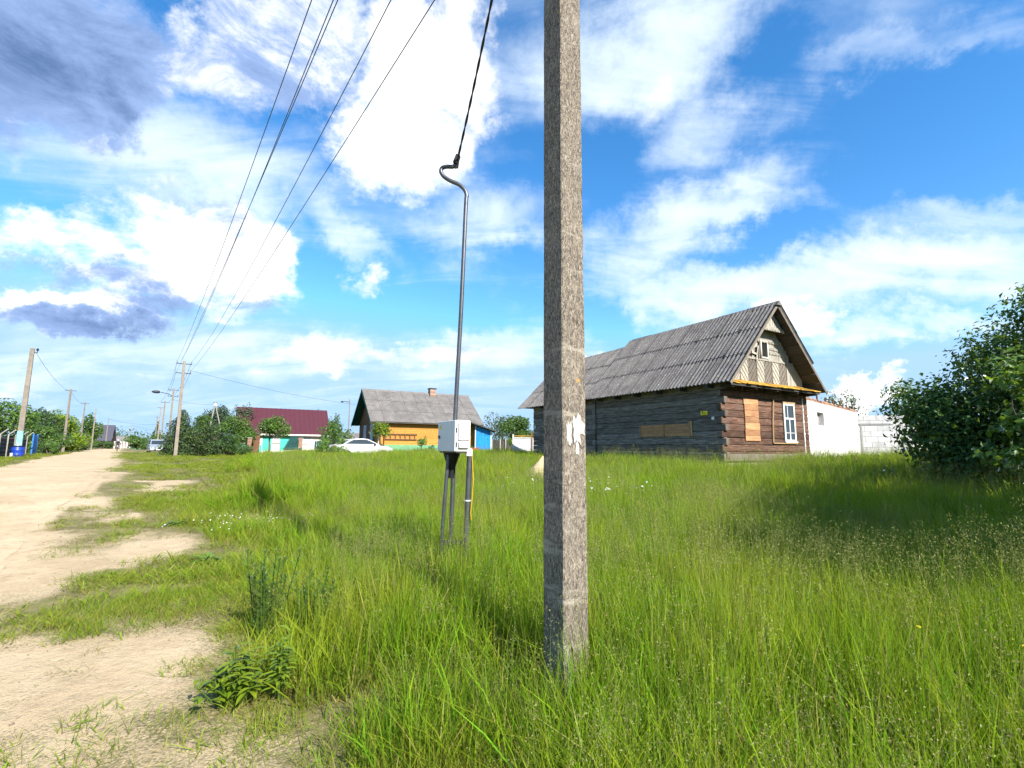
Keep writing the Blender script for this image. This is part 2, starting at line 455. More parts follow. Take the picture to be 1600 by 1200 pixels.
# concrete pole: rough aggregate with fibrous streaks
t = NT('rough_concrete'); v = t.coord((1, 1, 0.35)); v2 = t.coord()
a = t.noise(v, 85, 5, 0.75, 1.5); b = t.noise(v2, 3.0, 5, 0.6); c = t.noise(v, 30, 6, 0.75, 2.0)
col = t.ramp(a, [(0.34, (0.045, 0.039, 0.036)), (0.48, (0.19, 0.16, 0.13)), (0.63, (0.45, 0.39, 0.31))])
col = t.mix(t.rng(c, 0.5, 0.62, 0.0, 0.6), col, (0.085, 0.075, 0.07))
col = t.mix(t.rng(b, 0.55, 0.75, 0.0, 0.35), col, (0.46, 0.41, 0.34))
vb = t.coord((1, 1, 5.0)); bd = t.noise(vb, 1.7, 5, 0.65)
col = t.mix(t.rng(bd, 0.58, 0.68, 0.0, 0.55), col, (0.50, 0.45, 0.37))
pt = t.noise(v2, 38, 2, 0.5)
col = t.mix(t.rng(pt, 0.70, 0.74, 0.0, 0.9), col, (0.03, 0.028, 0.026))
li = t.noise(v2, 9.0, 3, 0.5)
col = t.mix(t.rng(li, 0.735, 0.76, 0.0, 0.8), col, (0.60, 0.30, 0.05))
hh = t.n('ShaderNodeMath', operation='ADD'); t.l(a, hh.inputs[0]); t.l(c, hh.inputs[1])
t.principled(col, 0.95, 0, t.bump(hh.outputs[0], 0.9, 0.012), 0.1); t.done('rough_concrete')

paint('far_concrete', (0.235, 0.20, 0.165), 0.95, 0.3, 3, rnd=(0.85, 1.15))
# corrugated cement roof sheets, weathered with pale lichen spots
def slate(key, dark, mid, spot, amt):
    t = NT(key); v = t.coord(); v2 = t.coord((1, 1, 1))
    a = t.noise(v2, 1.6, 6, 0.65); b = t.noise(v, 16, 5, 0.7); c = t.noise(v, 22, 3, 0.6)
    col = t.ramp(a, [(0.3, dark), (0.7, mid)])
    col = t.mix(t.rng(b, 0.45, 0.7, 0.0, 0.5), col, tuple(x * 0.6 for x in dark))
    col = t.mix(t.rng(c, amt, amt + 0.05, 0.0, 0.75), col, spot)
    col = t.value(col, t.rand(0.94, 1.06))
    t.principled(col, 0.92, 0, t.bump(b, 0.3, 0.01), 0.15); t.done(key)
slate('old_slate', (0.085, 0.08, 0.082), (0.17, 0.16, 0.155), (0.55, 0.52, 0.46), 0.625)
slate('grey_slate', (0.13, 0.12, 0.115), (0.225, 0.21, 0.20), (0.65, 0.62, 0.55), 0.68)
wood('side_log', [(0.32, (0.04, 0.033, 0.03)), (0.47, (0.14, 0.115, 0.10)), (0.68, (0.31, 0.275, 0.26))], 0, rnd=(0.6, 1.3))
wood('gable_log', [(0.3, (0.022, 0.010, 0.008)), (0.48, (0.09, 0.046, 0.033)), (0.62, (0.19, 0.115, 0.08)), (0.78, (0.32, 0.24, 0.185))], 0, rnd=(0.6, 1.35), patch=(0.10, 0.065, 0.05))
wood('log_end', [(0.3, (0.05, 0.035, 0.03)), (0.6, (0.17, 0.13, 0.10)), (0.8, (0.30, 0.25, 0.20))], 2, rnd=(0.6, 1.3))
wood('grey_board', [(0.25, (0.16, 0.145, 0.12)), (0.5, (0.36, 0.335, 0.285)), (0.75, (0.50, 0.475, 0.41))], 2, rnd=(0.8, 1.15))
wood('dark_board', [(0.25, (0.07, 0.06, 0.05)), (0.5, (0.17, 0.145, 0.12)), (0.75, (0.29, 0.255, 0.215))], 2, rnd=(0.8, 1.15))
wood('soffit_board', [(0.3, (0.035, 0.032, 0.03)), (0.6, (0.085, 0.08, 0.075)), (0.8, (0.14, 0.13, 0.125))], 1, rnd=(0.8, 1.2))
wood('fresh_board', [(0.28, (0.16, 0.07, 0.035)), (0.45, (0.38, 0.19, 0.09)), (0.75, (0.58, 0.35, 0.20))], 0, rnd=(0.65, 1.2), patch=(0.30, 0.16, 0.09))
wood('pole_wood', [(0.25, (0.25, 0.15, 0.07)), (0.6, (0.45, 0.30, 0.16)), (0.8, (0.55, 0.40, 0.24))], 2, rnd=(0.9, 1.1))
t = NT('mossy_board'); v = t.coord((1, 1, 1)); a = t.noise(v, 3.0, 7, 0.7, 0.5); b = t.noise(v, 20, 4, 0.7)
col = t.ramp(a, [(0.3, (0.10, 0.075, 0.05)), (0.45, (0.36, 0.20, 0.04)), (0.62, (0.55, 0.32, 0.05)), (0.8, (0.33, 0.27, 0.18))])
col = t.value(col, t.rand(0.75, 1.2))
t.principled(col, 0.95, 0, t.bump(b, 0.8, 0.02), 0.1); t.done('mossy_board')
paint('old_white', (0.66, 0.66, 0.62), 0.7, 0.25, 9, bump=0.3)
# whitewashed blockwork with stains
t = NT('whitewash'); v = t.coord(); a = t.noise(v, 1.1, 6, 0.65); b = t.noise(v, 12, 5, 0.7); v3 = t.coord((2.5, 2.5, 0.35)); c = t.noise(v3, 1.3, 6, 0.7)
col = t.ramp(a, [(0.3, (0.50, 0.48, 0.48)), (0.6, (0.68, 0.65, 0.64))])
col = t.mix(t.rng(c, 0.5, 0.66, 0.0, 0.75), col, (0.29, 0.27, 0.265))
t.principled(col, 0.9, 0, t.bump(b, 0.3, 0.02), 0.15); t.done('whitewash')
paint('grey_block', (0.55, 0.535, 0.54), 0.95, 0.2, 5, bump=0.4, rnd=(0.85, 1.15))
paint('mortar', (0.30, 0.29, 0.29), 0.95, 0.2, 5)
paint('brick', (0.34, 0.20, 0.145), 0.95, 0.35, 14, bump=0.5, rnd=(0.7, 1.3))
paint('rust', (0.20, 0.085, 0.04), 0.9, 0.4, 12, bump=0.5)
paint('galvanised', (0.10, 0.105, 0.12), 0.42, 0.25, 8, metal=0.6, spec=0.5)
paint('cabinet_grey', (0.62, 0.63, 0.63), 0.45, 0.06, 4, spec=0.4, bump=0.02, rnd=(1, 1))
paint('cabinet_white', (0.72, 0.70, 0.68), 0.5, 0.08, 6, spec=0.4, bump=0.02, rnd=(1, 1))
paint('black_rubber', (0.012, 0.012, 0.014), 0.55, 0.2, 10)
paint('black_metal', (0.03, 0.03, 0.035), 0.5, 0.25, 9)
paint('yellow_sign', (0.75, 0.60, 0.02), 0.5, 0.1, 5, bump=0.02, rnd=(1, 1))
paint('yellow_tape', (0.55, 0.36, 0.02), 0.6, 0.2, 9)
paint('paper_scrap', (0.46, 0.44, 0.42), 0.9, 0.3, 25, bump=0.4)
paint('paper_white', (0.72, 0.71, 0.70), 0.8, 0.12, 12)
paint('ink_black', (0.02, 0.02, 0.02), 0.6, 0.1, 5, bump=0.0)
t = NT('window_glass'); t.principled((0.03, 0.04, 0.05), 0.06, 0.0, None, 0.6); t.done('window_glass')
t = NT('curtain_glass'); v = t.coord((6, 6, 1)); a = t.noise(v, 3, 4, 0.6)
t.principled(t.ramp(a, [(0.35, (0.30, 0.34, 0.42)), (0.65, (0.55, 0.58, 0.64))]), 0.15, 0, None, 0.5); t.done('curtain_glass')
paint('dark_inside', (0.012, 0.011, 0.012), 0.95, 0.2, 3)
paint('wire', (0.07, 0.07, 0.075), 0.5, 0.1, 3, metal=0.3)
paint('glass_insulator', (0.30, 0.32, 0.30), 0.25, 0.1, 5, spec=0.5)

# ================================================================== the setting: ground and road
NX, NY = 0.78, 0.6258        # across the road (to the right)
DX, DY = -0.6258, 0.78       # along the road (away)
def off(x, y): return NX*x + NY*y
def along(x, y): return DX*x + DY*y
def gz(x, y):
    x = np.asarray(x, float); y = np.asarray(y, float)
    r = np.hypot(x, y); o = off(x, y)
    z = 0.55 * sst(r, 3, 22) + 0.22 * sst(o, 6, 20) * sst(r, 8, 34)
    z = z + 0.10 * (fbm(x, y, 0.16, 3) - 0.5) * sst(r, 2, 10) * (1 - sst(r, 60, 140))
    return z
def g1(x, y): return float(gz(x, y))
def road_l(s): return -3.55 - 0.9 * sst(s, 12, 60) + 0.5 * (fbm(s, 3.1, 0.25, 3) - 0.5)
def road_r(s): return -0.95 + 0.55 * sst(s, 10, 22) - 0.5 * sst(s, 40, 90) + 0.6 * (fbm(s, 9.7, 0.3, 3) - 0.5)
def sand_mask(x, y):
    """1 = bare sand, 0 = covered soil"""
    o = off(x, y); s = along(x, y)
    L, Rr = road_l(s), road_r(s)
    road = sst(o, L - 0.35, L + 0.15) * (1 - sst(o, Rr - 0.1, Rr + 0.5))
    n = fbm(x, y, 0.9, 4); n2 = fbm(x + 31, y + 7, 0.33, 3)
    reach = 0.62 + 1.5 * (n2 - 0.5) - 0.55 * sst(s, 9, 18)
    verge = (1 - sst(o, reach - 0.5, reach + 0.7)) * sst(o, Rr - 0.6, Rr) * (0.45 + 1.3 * (n - 0.35))
    strip = np.exp(-((o - 0.2) / 0.5) ** 2) * sst(s, 5.2, 6.0) * (1 - sst(s, 6.8, 7.8)) * 0.8     # grassy tongue crossing the verge
    verge = verge - strip
    bare = 0.75 * sst(fbm(x + 5, y + 77, 0.55, 3), 0.60, 0.72) * sst(o, -0.2, 0.4) * (1 - sst(o, 1.2, 2.6))
    return np.clip(np.maximum(np.maximum(road, verge), bare), 0, 1)
def tall_edge(s): return 1.15 + 0.055 * np.clip(s - 3, 0, 30) + 1.6 * sst(s, 10, 18) + 4.0 * sst(s, 26, 40)
def tall_mask(x, y):
    o = off(x, y); s = along(x, y)
    e = tall_edge(s) + 0.9 * (fbm(x + 3, y + 41, 0.7, 3) - 0.5)
    return sst(o, e - 0.35, e + 0.75)

nr, ns = 330, 560
rr = np.concatenate([[0.0], np.geomspace(0.25, 130, nr - 60), np.geomspace(134, 7000, 59)])
aa = np.linspace(0, 2*np.pi, ns, endpoint=False)
GX = (rr[:, None] * np.sin(aa)[None]).ravel(); GY = (rr[:, None] * np.cos(aa)[None]).ravel()
o_ = off(GX, GY); s_ = along(GX, GY)
GZ = gz(GX, GY)
inside = sst(o_, road_l(s_) + 0.15, road_l(s_) + 0.6) * (1 - sst(o_, road_r(s_) - 0.6, road_r(s_) - 0.15)) * sst(s_, -13, -11) * (1 - sst(s_, 165, 175))
SM = sand_mask(GX, GY)
GZm = GZ - 0.06 * inside + 0.018 * (fbm(GX, GY, 3.0, 3) - 0.5) * (1 - inside) * (1 - sst(np.hypot(GX, GY), 15, 25))
i = np.arange(len(rr) - 1)[:, None] * ns; j = np.arange(ns)[None]; j2 = (j + 1) % ns
quads = np.stack([i + j, i + ns + j, i + ns + j2, i + j2], -1).reshape(-1, 4)[:, ::-1]
me = np_mesh('ground', np.stack([GX, GY, GZm], 1), quads, [MATS['ground']], smooth=True)
at = me.attributes.new('sand', 'FLOAT', 'POINT'); at.data.foreach_set('value', SM.astype(np.float32))
ground = link_mesh('ground', me); ground['kind'] = 'structure'

# the sandy road: a sheet with ragged edges, two shallow wheel tracks
ss = np.concatenate([np.arange(-12, 40, 0.22), np.geomspace(40, 172, 120)[1:]])
nw = 34
L = road_l(ss) + 0.16 * (fbm(ss, 1.0, 1.7, 3) - 0.5); Rr = road_r(ss) + 0.22 * (fbm(ss, 5.0, 1.7, 3) - 0.5)
w = np.linspace(0, 1, nw)
OO = L[:, None] + (Rr - L)[:, None] * w[None]; SS = np.repeat(ss[:, None], nw, 1)
X = NX*OO + DX*SS; Y = NY*OO + DY*SS
Z = gz(X, Y) + 0.004
cen = (L + Rr)[:, None] / 2
for tr in (-0.75, 0.75):
    Z = Z - 0.022 * np.exp(-((OO - cen - tr) / 0.28) ** 2)
edge = np.minimum(w, 1 - w)[None] * 4
Z = Z + 0.02 * (fbm(X, Y, 2.2, 4) - 0.5) * np.clip(edge, 0, 1)
n_ = len(ss); i = np.arange(n_ - 1)[:, None] * nw; j = np.arange(nw - 1)[None]
q = np.stack([i + j, i + j + 1, i + nw + j + 1, i + nw + j], -1).reshape(-1, 4)
road = link_mesh('sandy_road', np_mesh('sandy_road', np.stack([X.ravel(), Y.ravel(), Z.ravel()], 1), q, [MATS['road_sand']], smooth=True))
road['kind'] = 'structure'

# ================================================================== concrete pole in the foreground
def sq_ring(hx, hy, b, z):
    return [(hx, -hy+b, z), (hx, hy-b, z), (hx-b, hy, z), (-hx+b, hy, z), (-hx, hy-b, z), (-hx, -hy+b, z), (-hx+b, -hy, z), (hx-b, -hy, z)]
def pole_mesh(h, w0, w1, seg, mat, name, sink=0.3):
    m = MB(); rings = []
    for k in range(seg + 1):
        z = -sink + (h + sink) * k / seg; f = k / seg
        hx = (w0 + (w1 - w0) * f) / 2; jit = 0.0024 if seg > 10 else 0
        rings.append([(x + random.uniform(-jit, jit), y + random.uniform(-jit, jit), zz) for x, y, zz in sq_ring(hx, hx * 0.94, hx * 0.09, z)])
    vs_ = [p for rg in rings for p in rg]
    fs = [(a*8+k, a*8+(k+1) % 8, (a+1)*8+(k+1) % 8, (a+1)*8+k) for a in range(seg) for k in range(8)]
    fs += [tuple(range(7, -1, -1)), tuple(seg*8+k for k in range(8))]
    m.add(vs_, fs); return m.mesh(name, mat)
PX, PY = 0.335, 3.05
PZ = g1(PX, PY)
pole = empty('utility_pole', (PX, PY, PZ), R(37), 'rough concrete utility pole standing in tall grass right in front of the camera', 'utility pole', 'concrete utility poles')
pole_body = link_mesh('pole', pole_mesh(8.0, 0.203, 0.186, 60, MATS['rough_concrete'], 'pole'), pole)
# faded whitewash bands and a torn paper notice on the sunny face (local -y)
def torn(name, cx, cz, w, h, mat, seed, faceoff, n=22):
    random.seed(seed); P = []
    for k in range(n):
        a = 2*math.pi*k/n; q = random.uniform(0.62, 1.12)
        sx = math.copysign(abs(math.cos(a))**0.6, math.cos(a)); sz = math.copysign(abs(math.sin(a))**0.6, math.sin(a))
        P.append((cx + sx*w/2*q, cz + sz*h/2*q))
    P = [(max(-0.088, min(0.088, a)), b) for a, b in P]
    m = MB(); m.prism(P, -faceoff - 0.0012, -faceoff, 'y'); return m.build(name, MATS[mat], pole)
half = lambda z: (0.203 + (0.186 - 0.203) * (z + 0.3) / 8.3) / 2 * 0.94
torn('paper_scrap', -0.05, 1.60, 0.05, 0.16, 'paper_scrap', 3, half(1.60) + 0.002)
torn('paper_scrap', 0.012, 1.615, 0.075, 0.20, 'paper_scrap', 5, half(1.615) + 0.0035)
torn('paper_scrap', 0.062, 1.625, 0.05, 0.10, 'paper_scrap', 8, half(1.625) + 0.002)
torn('paper_scrap', 0.015, 1.50, 0.035, 0.09, 'paper_scrap', 9, half(1.50) + 0.002)
# steel yokes with insulators near the top (above the picture)
def yokes(parent, h, n_ins=2):
    for zz in (h - 0.25, h - 0.75):
        m = MB(); m.tube([(-0.55, 0, zz), (0.55, 0, zz)], 0.02, 8); bar = m.build('cross_bar', MATS['black_metal'], parent)
        for sx in (-0.5, 0.5):
            q = MB(); q.tube([(sx, 0, zz), (sx, 0, zz + 0.12)], 0.01, 6)
            q.lathe([(0.02, 0.10), (0.045, 0.12), (0.03, 0.15), (0.042, 0.17), (0.025, 0.22), (0.01, 0.23)], 10, (sx, 0, zz))
            q.build('insulator', MATS['glass_insulator'], bar)
yokes(pole, 8.0)

# ------------------------------------------------------------------ meter mast
MX, MY = -0.665, 5.4
MZ = g1(MX, MY) + 0.13
MS = 0.9
st = empty('meter_mast', (MX, MY, MZ), 0.0, 'tall dark steel service mast with bent hook top beside the concrete pole', 'meter mast')
st.scale = (MS, MS, MS)
FR = R(-55)      # cabinet front turned away from the sun
mast = MB(); lean = 0.055
path = [(0, 0, -0.3), (0.02, 0, 0.8), (0.033, 0, 1.9), (0.075, 0, 3.2), (0.108, 0, 4.66), (0.117, 0, 4.80), (0.09, 0, 4.89), (0.01, 0, 4.97), (-0.10, 0, 5.02), (-0.19, 0, 5.08), (-0.235, 0, 5.15), (-0.22, 0, 5.205), (-0.16, 0, 5.225), (-0.08, 0, 5.225), (-0.03, 0, 5.255)]
def smooth_path(P, n=5):
    P = [Vector(p) for p in P]; out = []
    for i in range(len(P) - 1):
        p0 = P[max(i-1, 0)]; p1 = P[i]; p2 = P[i+1]; p3 = P[min(i+2, len(P)-1)]
        for k in range(n):
            t_ = k / n
            out.append(0.5 * ((2*p1) + (p2 - p0)*t_ + (2*p0 - 5*p1 + 4*p2 - p3)*t_**2 + (3*p1 - p0 - 3*p2 + p3)*t_**3))
    out.append(P[-1]); return out
mast.tube(smooth_path(path), 0.027, 12); mast.build('mast_tube', MATS['galvanised'], st, True)
m = MB(); m.tube([(-0.09, -0.10, -0.3), (-0.075, -0.09, 0.6), (-0.03, -0.07, 1.42)], 0.022, 10); m.build('support_tube', MATS['galvanised'], st, True)
m = MB(); m.tube([(0.17, 0.02, -0.3), (0.20, 0.02, 0.5), (0.222, 0.02, 1.43)], 0.034, 12); cond = m.build('conduit', MATS['galvanised'], st, True)
m = MB(); m.lathe([(0.036, 0.86), (0.042, 0.862), (0.042, 0.874), (0.036, 0.876)], 12, (0.2085, 0.02, -0.02)); m.build('conduit_band', MATS['cabinet_grey'], cond)
m = MB(); m.bbox(-0.115, 0.205, -0.045, -0.035 + 0.012, 0.33, 0.385, 0.004); m.build('clamp_bar', MATS['black_metal'], st)
m = MB(); m.lathe([(0.03, 0.33), (0.037, 0.335), (0.037, 0.375), (0.03, 0.38)], 12, (0.012, 0, 0)); m.build('clamp_ring', MATS['cabinet_grey'], st)
m = MB(); m.tube([(0.25, 0.0, 1.42), (0.275, -0.02, 1.1), (0.262, -0.02, 0.85), (0.25, -0.03, 0.7), (0.262, -0.02, 0.62)], 0.006, 6); m.build('earth_strip', MATS['yellow_tape'], st)
# cable gland boot under the cabinet
m = MB(); m.lathe([(0.11, 1.44), (0.10, 1.40), (0.075, 1.33), (0.05, 1.25), (0.045, 1.12)], 14, (0.0, -0.0, 0.0)); m.build('cable_boot', MATS['black_rubber'], st, True)
# cabinet: thing of its own, hung on the mast
cabt = empty('meter_cabinet', (MX + 0.03, MY - 0.10, MZ + 0.12), FR, 'pale grey electric meter cabinet with warning triangle hung on the steel mast', 'meter cabinet')
cabt.scale = (0.81, 0.81, 0.81)
# local: front = -y, right side = +x
W2, D2, Z0, Z1 = 0.25, 0.115, 1.455, 1.865
m = MB(); m.bbox(-W2, W2, -D2 + 0.022, D2, Z0, Z1, 0.008); m.build('case', MATS['cabinet_white'], cabt)
m = MB(); m.bbox(-W2 + 0.003, W2 - 0.003, -D2, -D2 + 0.017, Z0 + 0.003, Z1 - 0.003, 0.005); door = m.build('door', MATS['cabinet_grey'], cabt)
m = MB(); m.prism([(-0.205, 1.752), (-0.125, 1.752), (-0.165, 1.822)], -D2 - 0.0015, -D2 - 0.0002, 'y'); wt = m.build('warning_triangle', MATS['yellow_sign'], door)
m = MB()
for P in ([(-0.160, 1.806), (-0.173, 1.779), (-0.166, 1.779), (-0.157, 1.799)], [(-0.173, 1.784), (-0.158, 1.784), (-0.158, 1.779), (-0.173, 1.779)], [(-0.163, 1.782), (-0.157, 1.782), (-0.168, 1.757)]):
    m.prism(P, -D2 - 0.0022, -D2 - 0.0016, 'y')
m.build('lightning_mark', MATS['ink_black'], wt)
m = MB(); m.lathe([(0.016, 0), (0.016, 0.012), (0.010, 0.02)], 12, (-0.20, -D2, 1.655), Matrix.Rotation(R(90), 3, 'X')); m.box(-0.192, -0.176, -D2 - 0.02, -D2 - 0.004, 1.625, 1.66); m.build('lock', MATS['black_metal'], door)
for zz in (1.545, 1.735):
    m = MB(); m.box(W2 + 0.0005, W2 + 0.006, -D2 + 0.012, -D2 + 0.03, zz - 0.03, zz + 0.03); m.build('hinge', MATS['black_metal'], cabt)
# meter housing on the sunny side
m = MB(); m.bbox(W2 + 0.002, W2 + 0.035, -0.072, 0.10, 1.60, 1.845, 0.012); mh = m.build('meter_housing', MATS['cabinet_white'], cabt)
m = MB(); m.bbox(W2 + 0.034, W2 + 0.042, -0.055, -0.005, 1.635, 1.80, 0.003); m.build('meter_window', MATS['curtain_glass'], mh)
m = MB(); m.bbox(W2 + 0.002, W2 + 0.04, -0.07, 0.085, 1.50, 1.588, 0.010); m.build('terminal_cover', MATS['cabinet_white'], cabt)
m = MB(); m.lathe([(0.046, 1.40), (0.046, 1.482), (0.036, 1.494)], 14, (W2 - 0.03, 0.115, 0)); 
m.build('conduit_cap', MATS['cabinet_white'], cabt, True)
m = MB(); m.box(-W2 + 0.01, W2 - 0.01, -D2 + 0.03, D2 - 0.01, Z0 - 0.018, Z0 - 0.001); m.build('base_plate', MATS['black_metal'], cabt)

# hook cable: anchor clamp, eye and the twisted black cable up to the pole top
HX, HY, HZ = MX - 0.035 * MS, MY, MZ + 5.235 * MS
cabl = empty('service_cable', (HX, HY, HZ), 0, 'black twisted service cable running from the mast hook up past the frame', 'cable')
top = Vector((PX - 0.12, PY + 0.10, PZ + 7.3)); a0 = Vector((HX, HY, HZ))
pts = []
for k in range(29):
    f = k / 28; p = a0.lerp(top, f); p.z -= 0.30 * 4 * f * (1 - f) * 0.55; p.y += 0.0
    pts.append(p - a0)
for ph in (0, math.pi):
    m = MB(); q = []
    for k in range(len(pts) * 5 - 4):
        f = k / 5; i0 = min(int(f), len(pts) - 2); p = pts[i0].lerp(pts[i0+1], f - i0)
        q.append(p + Vector((math.cos(k*0.4+ph)*0.006, math.sin(k*0.4+ph)*0.006, 0)))
    m.tube(q, 0.0085, 6, True); m.build('strand', MATS['black_rubber'], cabl, True)
m = MB(); m.cbox((0, 0, 0), (0.05, 0.06, 0.11), Matrix.Translation(pts[0].lerp(pts[2], 0.15) + Vector((0, 0, 0.05))) @ Matrix.Rotation(R(20), 4, 'Y')); m.build('anchor_clamp', MATS['black_rubber'], cabl)
m = MB(); e0 = Vector((-0.045, 0, -0.20))
m.tube([pts[0] + Vector((0.01, 0, 0.02)), e0 + Vector((0, 0, 0.03))], 0.006, 6)
m.tube([e0 + Vector((math.cos(a)*0.022, 0, math.sin(a)*0.022)) for a in np.linspace(0, 2*math.pi, 13)], 0.005, 6); m.build('eye_bolt', MATS['cabinet_grey'], cabl)
m = MB(); m.tube([pts[0] + Vector((0.03, -0.01, 0.07)), pts[0] + Vector((0.02, -0.01, -0.03)), Vector((-0.05, 0, -0.015))], 0.012, 6); m.build('cable_tail', MATS['black_rubber'], cabl, True)

# ------------------------------------------------------------------ more concrete poles along the road
def far_pole(x, y, label, h=8.0, w=0.24, lean=(0, 0), rz=0.9, bars=1, mat='far_concrete', scale=1.0):
    z = g1(x, y)
    p = empty('utility_pole', (x, y, z), rz, label, 'utility pole', 'concrete utility poles', rx=lean[0], ry=lean[1])
    link_mesh('pole', pole_mesh(h, w, w * 0.68, 6, MATS[mat], 'pole'), p)
    for b in range(bars):
        zz = h - 0.22 - b * 0.8
        m = MB(); m.tube([(-0.55, 0, zz), (0.55, 0, zz)], 0.03, 6); bar = m.build('cross_bar', MATS['black_metal'], p)
        for sx in (-0.5, 0.5):
            q = MB(); q.lathe([(0.02, 0.0), (0.02, 0.08), (0.06, 0.10), (0.04, 0.15), (0.055, 0.18), (0.02, 0.25)], 8, (sx, 0, zz)); q.build('insulator', MATS['glass_insulator'], bar)
    return p
RZ = R(38.7)
pole2 = far_pole(-27.7, 40.0, 'bare concrete utility pole on the mown grass in front of the dark conifer', bars=2, rz=RZ, lean=(0, 0.0), w=0.26)
pole3 = far_pole(-42.2, 59.5, 'concrete utility pole with a street lamp arm behind the conifer', bars=2, rz=RZ)
m = MB(); m.tube([(0, 0, 7.0), (-0.5, -0.3, 7.25), (-1.3, -0.6, 7.35)], 0.035, 8); m.build('lamp_arm', MATS['black_metal'], pole3, True)
m = MB(); m.lathe([(0.05, -0.45), (0.14, -0.3), (0.19, 0.0), (0.16, 0.3), (0.05, 0.4)], 10, (-1.75, -0.72, 7.36), Matrix.Rotation(R(90), 3, 'Y') @ Matrix.Rotation(R(0), 3, 'X')); m.build('lamp_head', MATS['black_metal'], pole3, True)
far_pole(-55.8, 77.0, 'tall concrete pole just left of the street lamp pole', bars=1, rz=RZ)
far_pole(-64.4, 88.0, 'fourth concrete pole in the row beyond the silver van', bars=1, rz=RZ)
far_pole(-87.0, 118.0, 'shortest looking concrete pole of the row above the silver van', bars=1, rz=RZ)
PL = far_pole(-35.6, 35.0, 'concrete utility pole with turquoise painted foot beside the blue barrel', bars=0, rz=RZ, w=0.34, mat='far_concrete')
paint('turquoise_wash', (0.20, 0.40, 0.42), 0.9, 0.4, 5)
m = MB(); ringv = []
for zz in (0.12, 1.0, 1.9):
    hw = (0.34 - 0.34*0.32*(zz+0.3)/8.3)/2 + 0.004; ringv.append(sq_ring(hw, hw*0.94, hw*0.09, zz))
m.add([p for rg in ringv for p in rg], [(a*8+k, a*8+(k+1) % 8, (a+1)*8+(k+1) % 8, (a+1)*8+k) for a in range(2) for k in range(8)]); m.build('painted_foot', MATS['turquoise_wash'], PL)
m = MB(); m.box(-0.06, 0.02, -0.185, -0.18, 0.75, 1.05); m.build('white_notice', MATS['paper_white'], PL)
m = MB(); m.tube([(0, 0, 7.7), (0.28, 0, 7.72), (0.28, 0, 7.9)], 0.03, 6); m.lathe([(0.03, 0), (0.08, 0.05), (0.08, 0.12), (0.03, 0.2)], 8, (0.28, 0, 7.85)); m.build('insulator', MATS['black_metal'], PL)
far_pole(-56.4, 61.0, 'concrete pole top rising behind the yellow green bush', bars=1, rz=RZ, w=0.3)
far_pole(-71.3, 80.0, 'thin concrete pole top right of the yellow green bush', bars=1, rz=RZ)
far_pole(-81.5, 94.0, 'concrete pole standing before the dark roofed house', bars=0, rz=RZ)
far_pole(-106.5, 127.0, 'pole at the right corner of the dark roofed house', bars=0, rz=RZ)
far_pole(-128.5, 163.0, 'lone thin pole at the far end of the sandy road', bars=0, rz=RZ)

# ------------------------------------------------------------------ overhead wires
def wire(p0, p1, sag, label, r=0.008, n=28, name='overhead_wire', group='overhead wires along the road', mat='wire'):
    p0 = Vector(p0); p1 = Vector(p1); m = MB(); q = []
    for k in range(n + 1):
        f = k / n; p = p0.lerp(p1, f); p.z -= sag * 4 * f * (1 - f); q.append(p - p0)
    m.tube(q, r, 5); o = m.build(name, MATS[mat], None, False, p0); return tag(o, label, 'wire', group)
def ptop(pole_xy, side, h): return Vector((pole_xy[0] + NX*side, pole_xy[1] + NY*side, g1(*pole_xy) + h))
A, B2 = (PX, PY), (-27.7, 40.0)
names = ['leftmost of the five overhead wires fanning up from the road', 'second overhead wire from the left in the fan of five', 'middle overhead wire of the five above the road', 'fourth overhead wire from the left in the fan of five', 'rightmost of the five overhead wires fanning up from the road']
for k, (sa, ha, sb, hb, sg) in enumerate([(-0.78, 7.95, -0.50, 8.0, 0.55), (-0.55, 7.9, -0.2, 8.15, 0.6), (-0.50, 7.75, -0.45, 7.2, 0.25), (0.1, 7.95, 0.5, 8.0, 0.75), (0.50, 7.6, 0.5, 7.2, 0.45)]):
    wire(ptop(A, sa, ha), ptop(B2, sb, hb), sg, names[k], 0.0075)
C3 = (-42.2, 59.5)
for k, (sd, h) in enumerate([(-0.5, 8.0), (0.5, 8.0), (-0.5, 7.2), (0.5, 7.2)]):
    wire(ptop(B2, sd, h), ptop(C3, sd, h), 0.4, ['upper left', 'upper right', 'lower left', 'lower right'][k] + ' wire between the bare pole and the lamp pole', 0.012, 12)
D4 = (-55.8, 77.0)
for k, sd in enumerate((-0.5, 0.5)):
    wire(ptop(C3, sd, 8.0), ptop(D4, sd, 8.0), 0.3, ['left', 'right'][k] + ' wire from the lamp pole to the next pole beyond', 0.014, 10)
wire(ptop(B2, 0.3, 7.3), (-17.5, 53.6, 6.2), 0.3, 'thin service wire crossing above the maroon roof', 0.012, 16)
wire(ptop(C3, 0, 6.6), (-31.9, 52.0, 6.0), 0.25, 'thin wire from lamp pole to the white bracket frame', 0.012, 12)
wire((-35.4, 35.1, 8.25), (-56.4, 61.0, 8.25), 0.5, 'wire from the turquoise footed pole to the next pole', 0.012, 12)
wire((-56.4, 61.0, 8.3), (-71.3, 80.0, 8.3), 0.5, 'wire above the yellow green bush between two pole tops', 0.012, 12)
wire((-106.5, 127.0, 8.3), (-87.0, 118.0, 6.6), 0.5, 'upper wire spanning across the far end of the road', 0.02, 12)
wire((-128.5, 163.0, 8.2), (-110.0, 152.0, 6.3), 0.5, 'lower wire from the lone far pole across the road', 0.025, 12)

# ================================================================== the log house
HC = (7.7, 17.5, 0.60)
house = empty('log_house', HC, R(30), 'weathered log house with corrugated slate roof and decorated board gable', 'house')
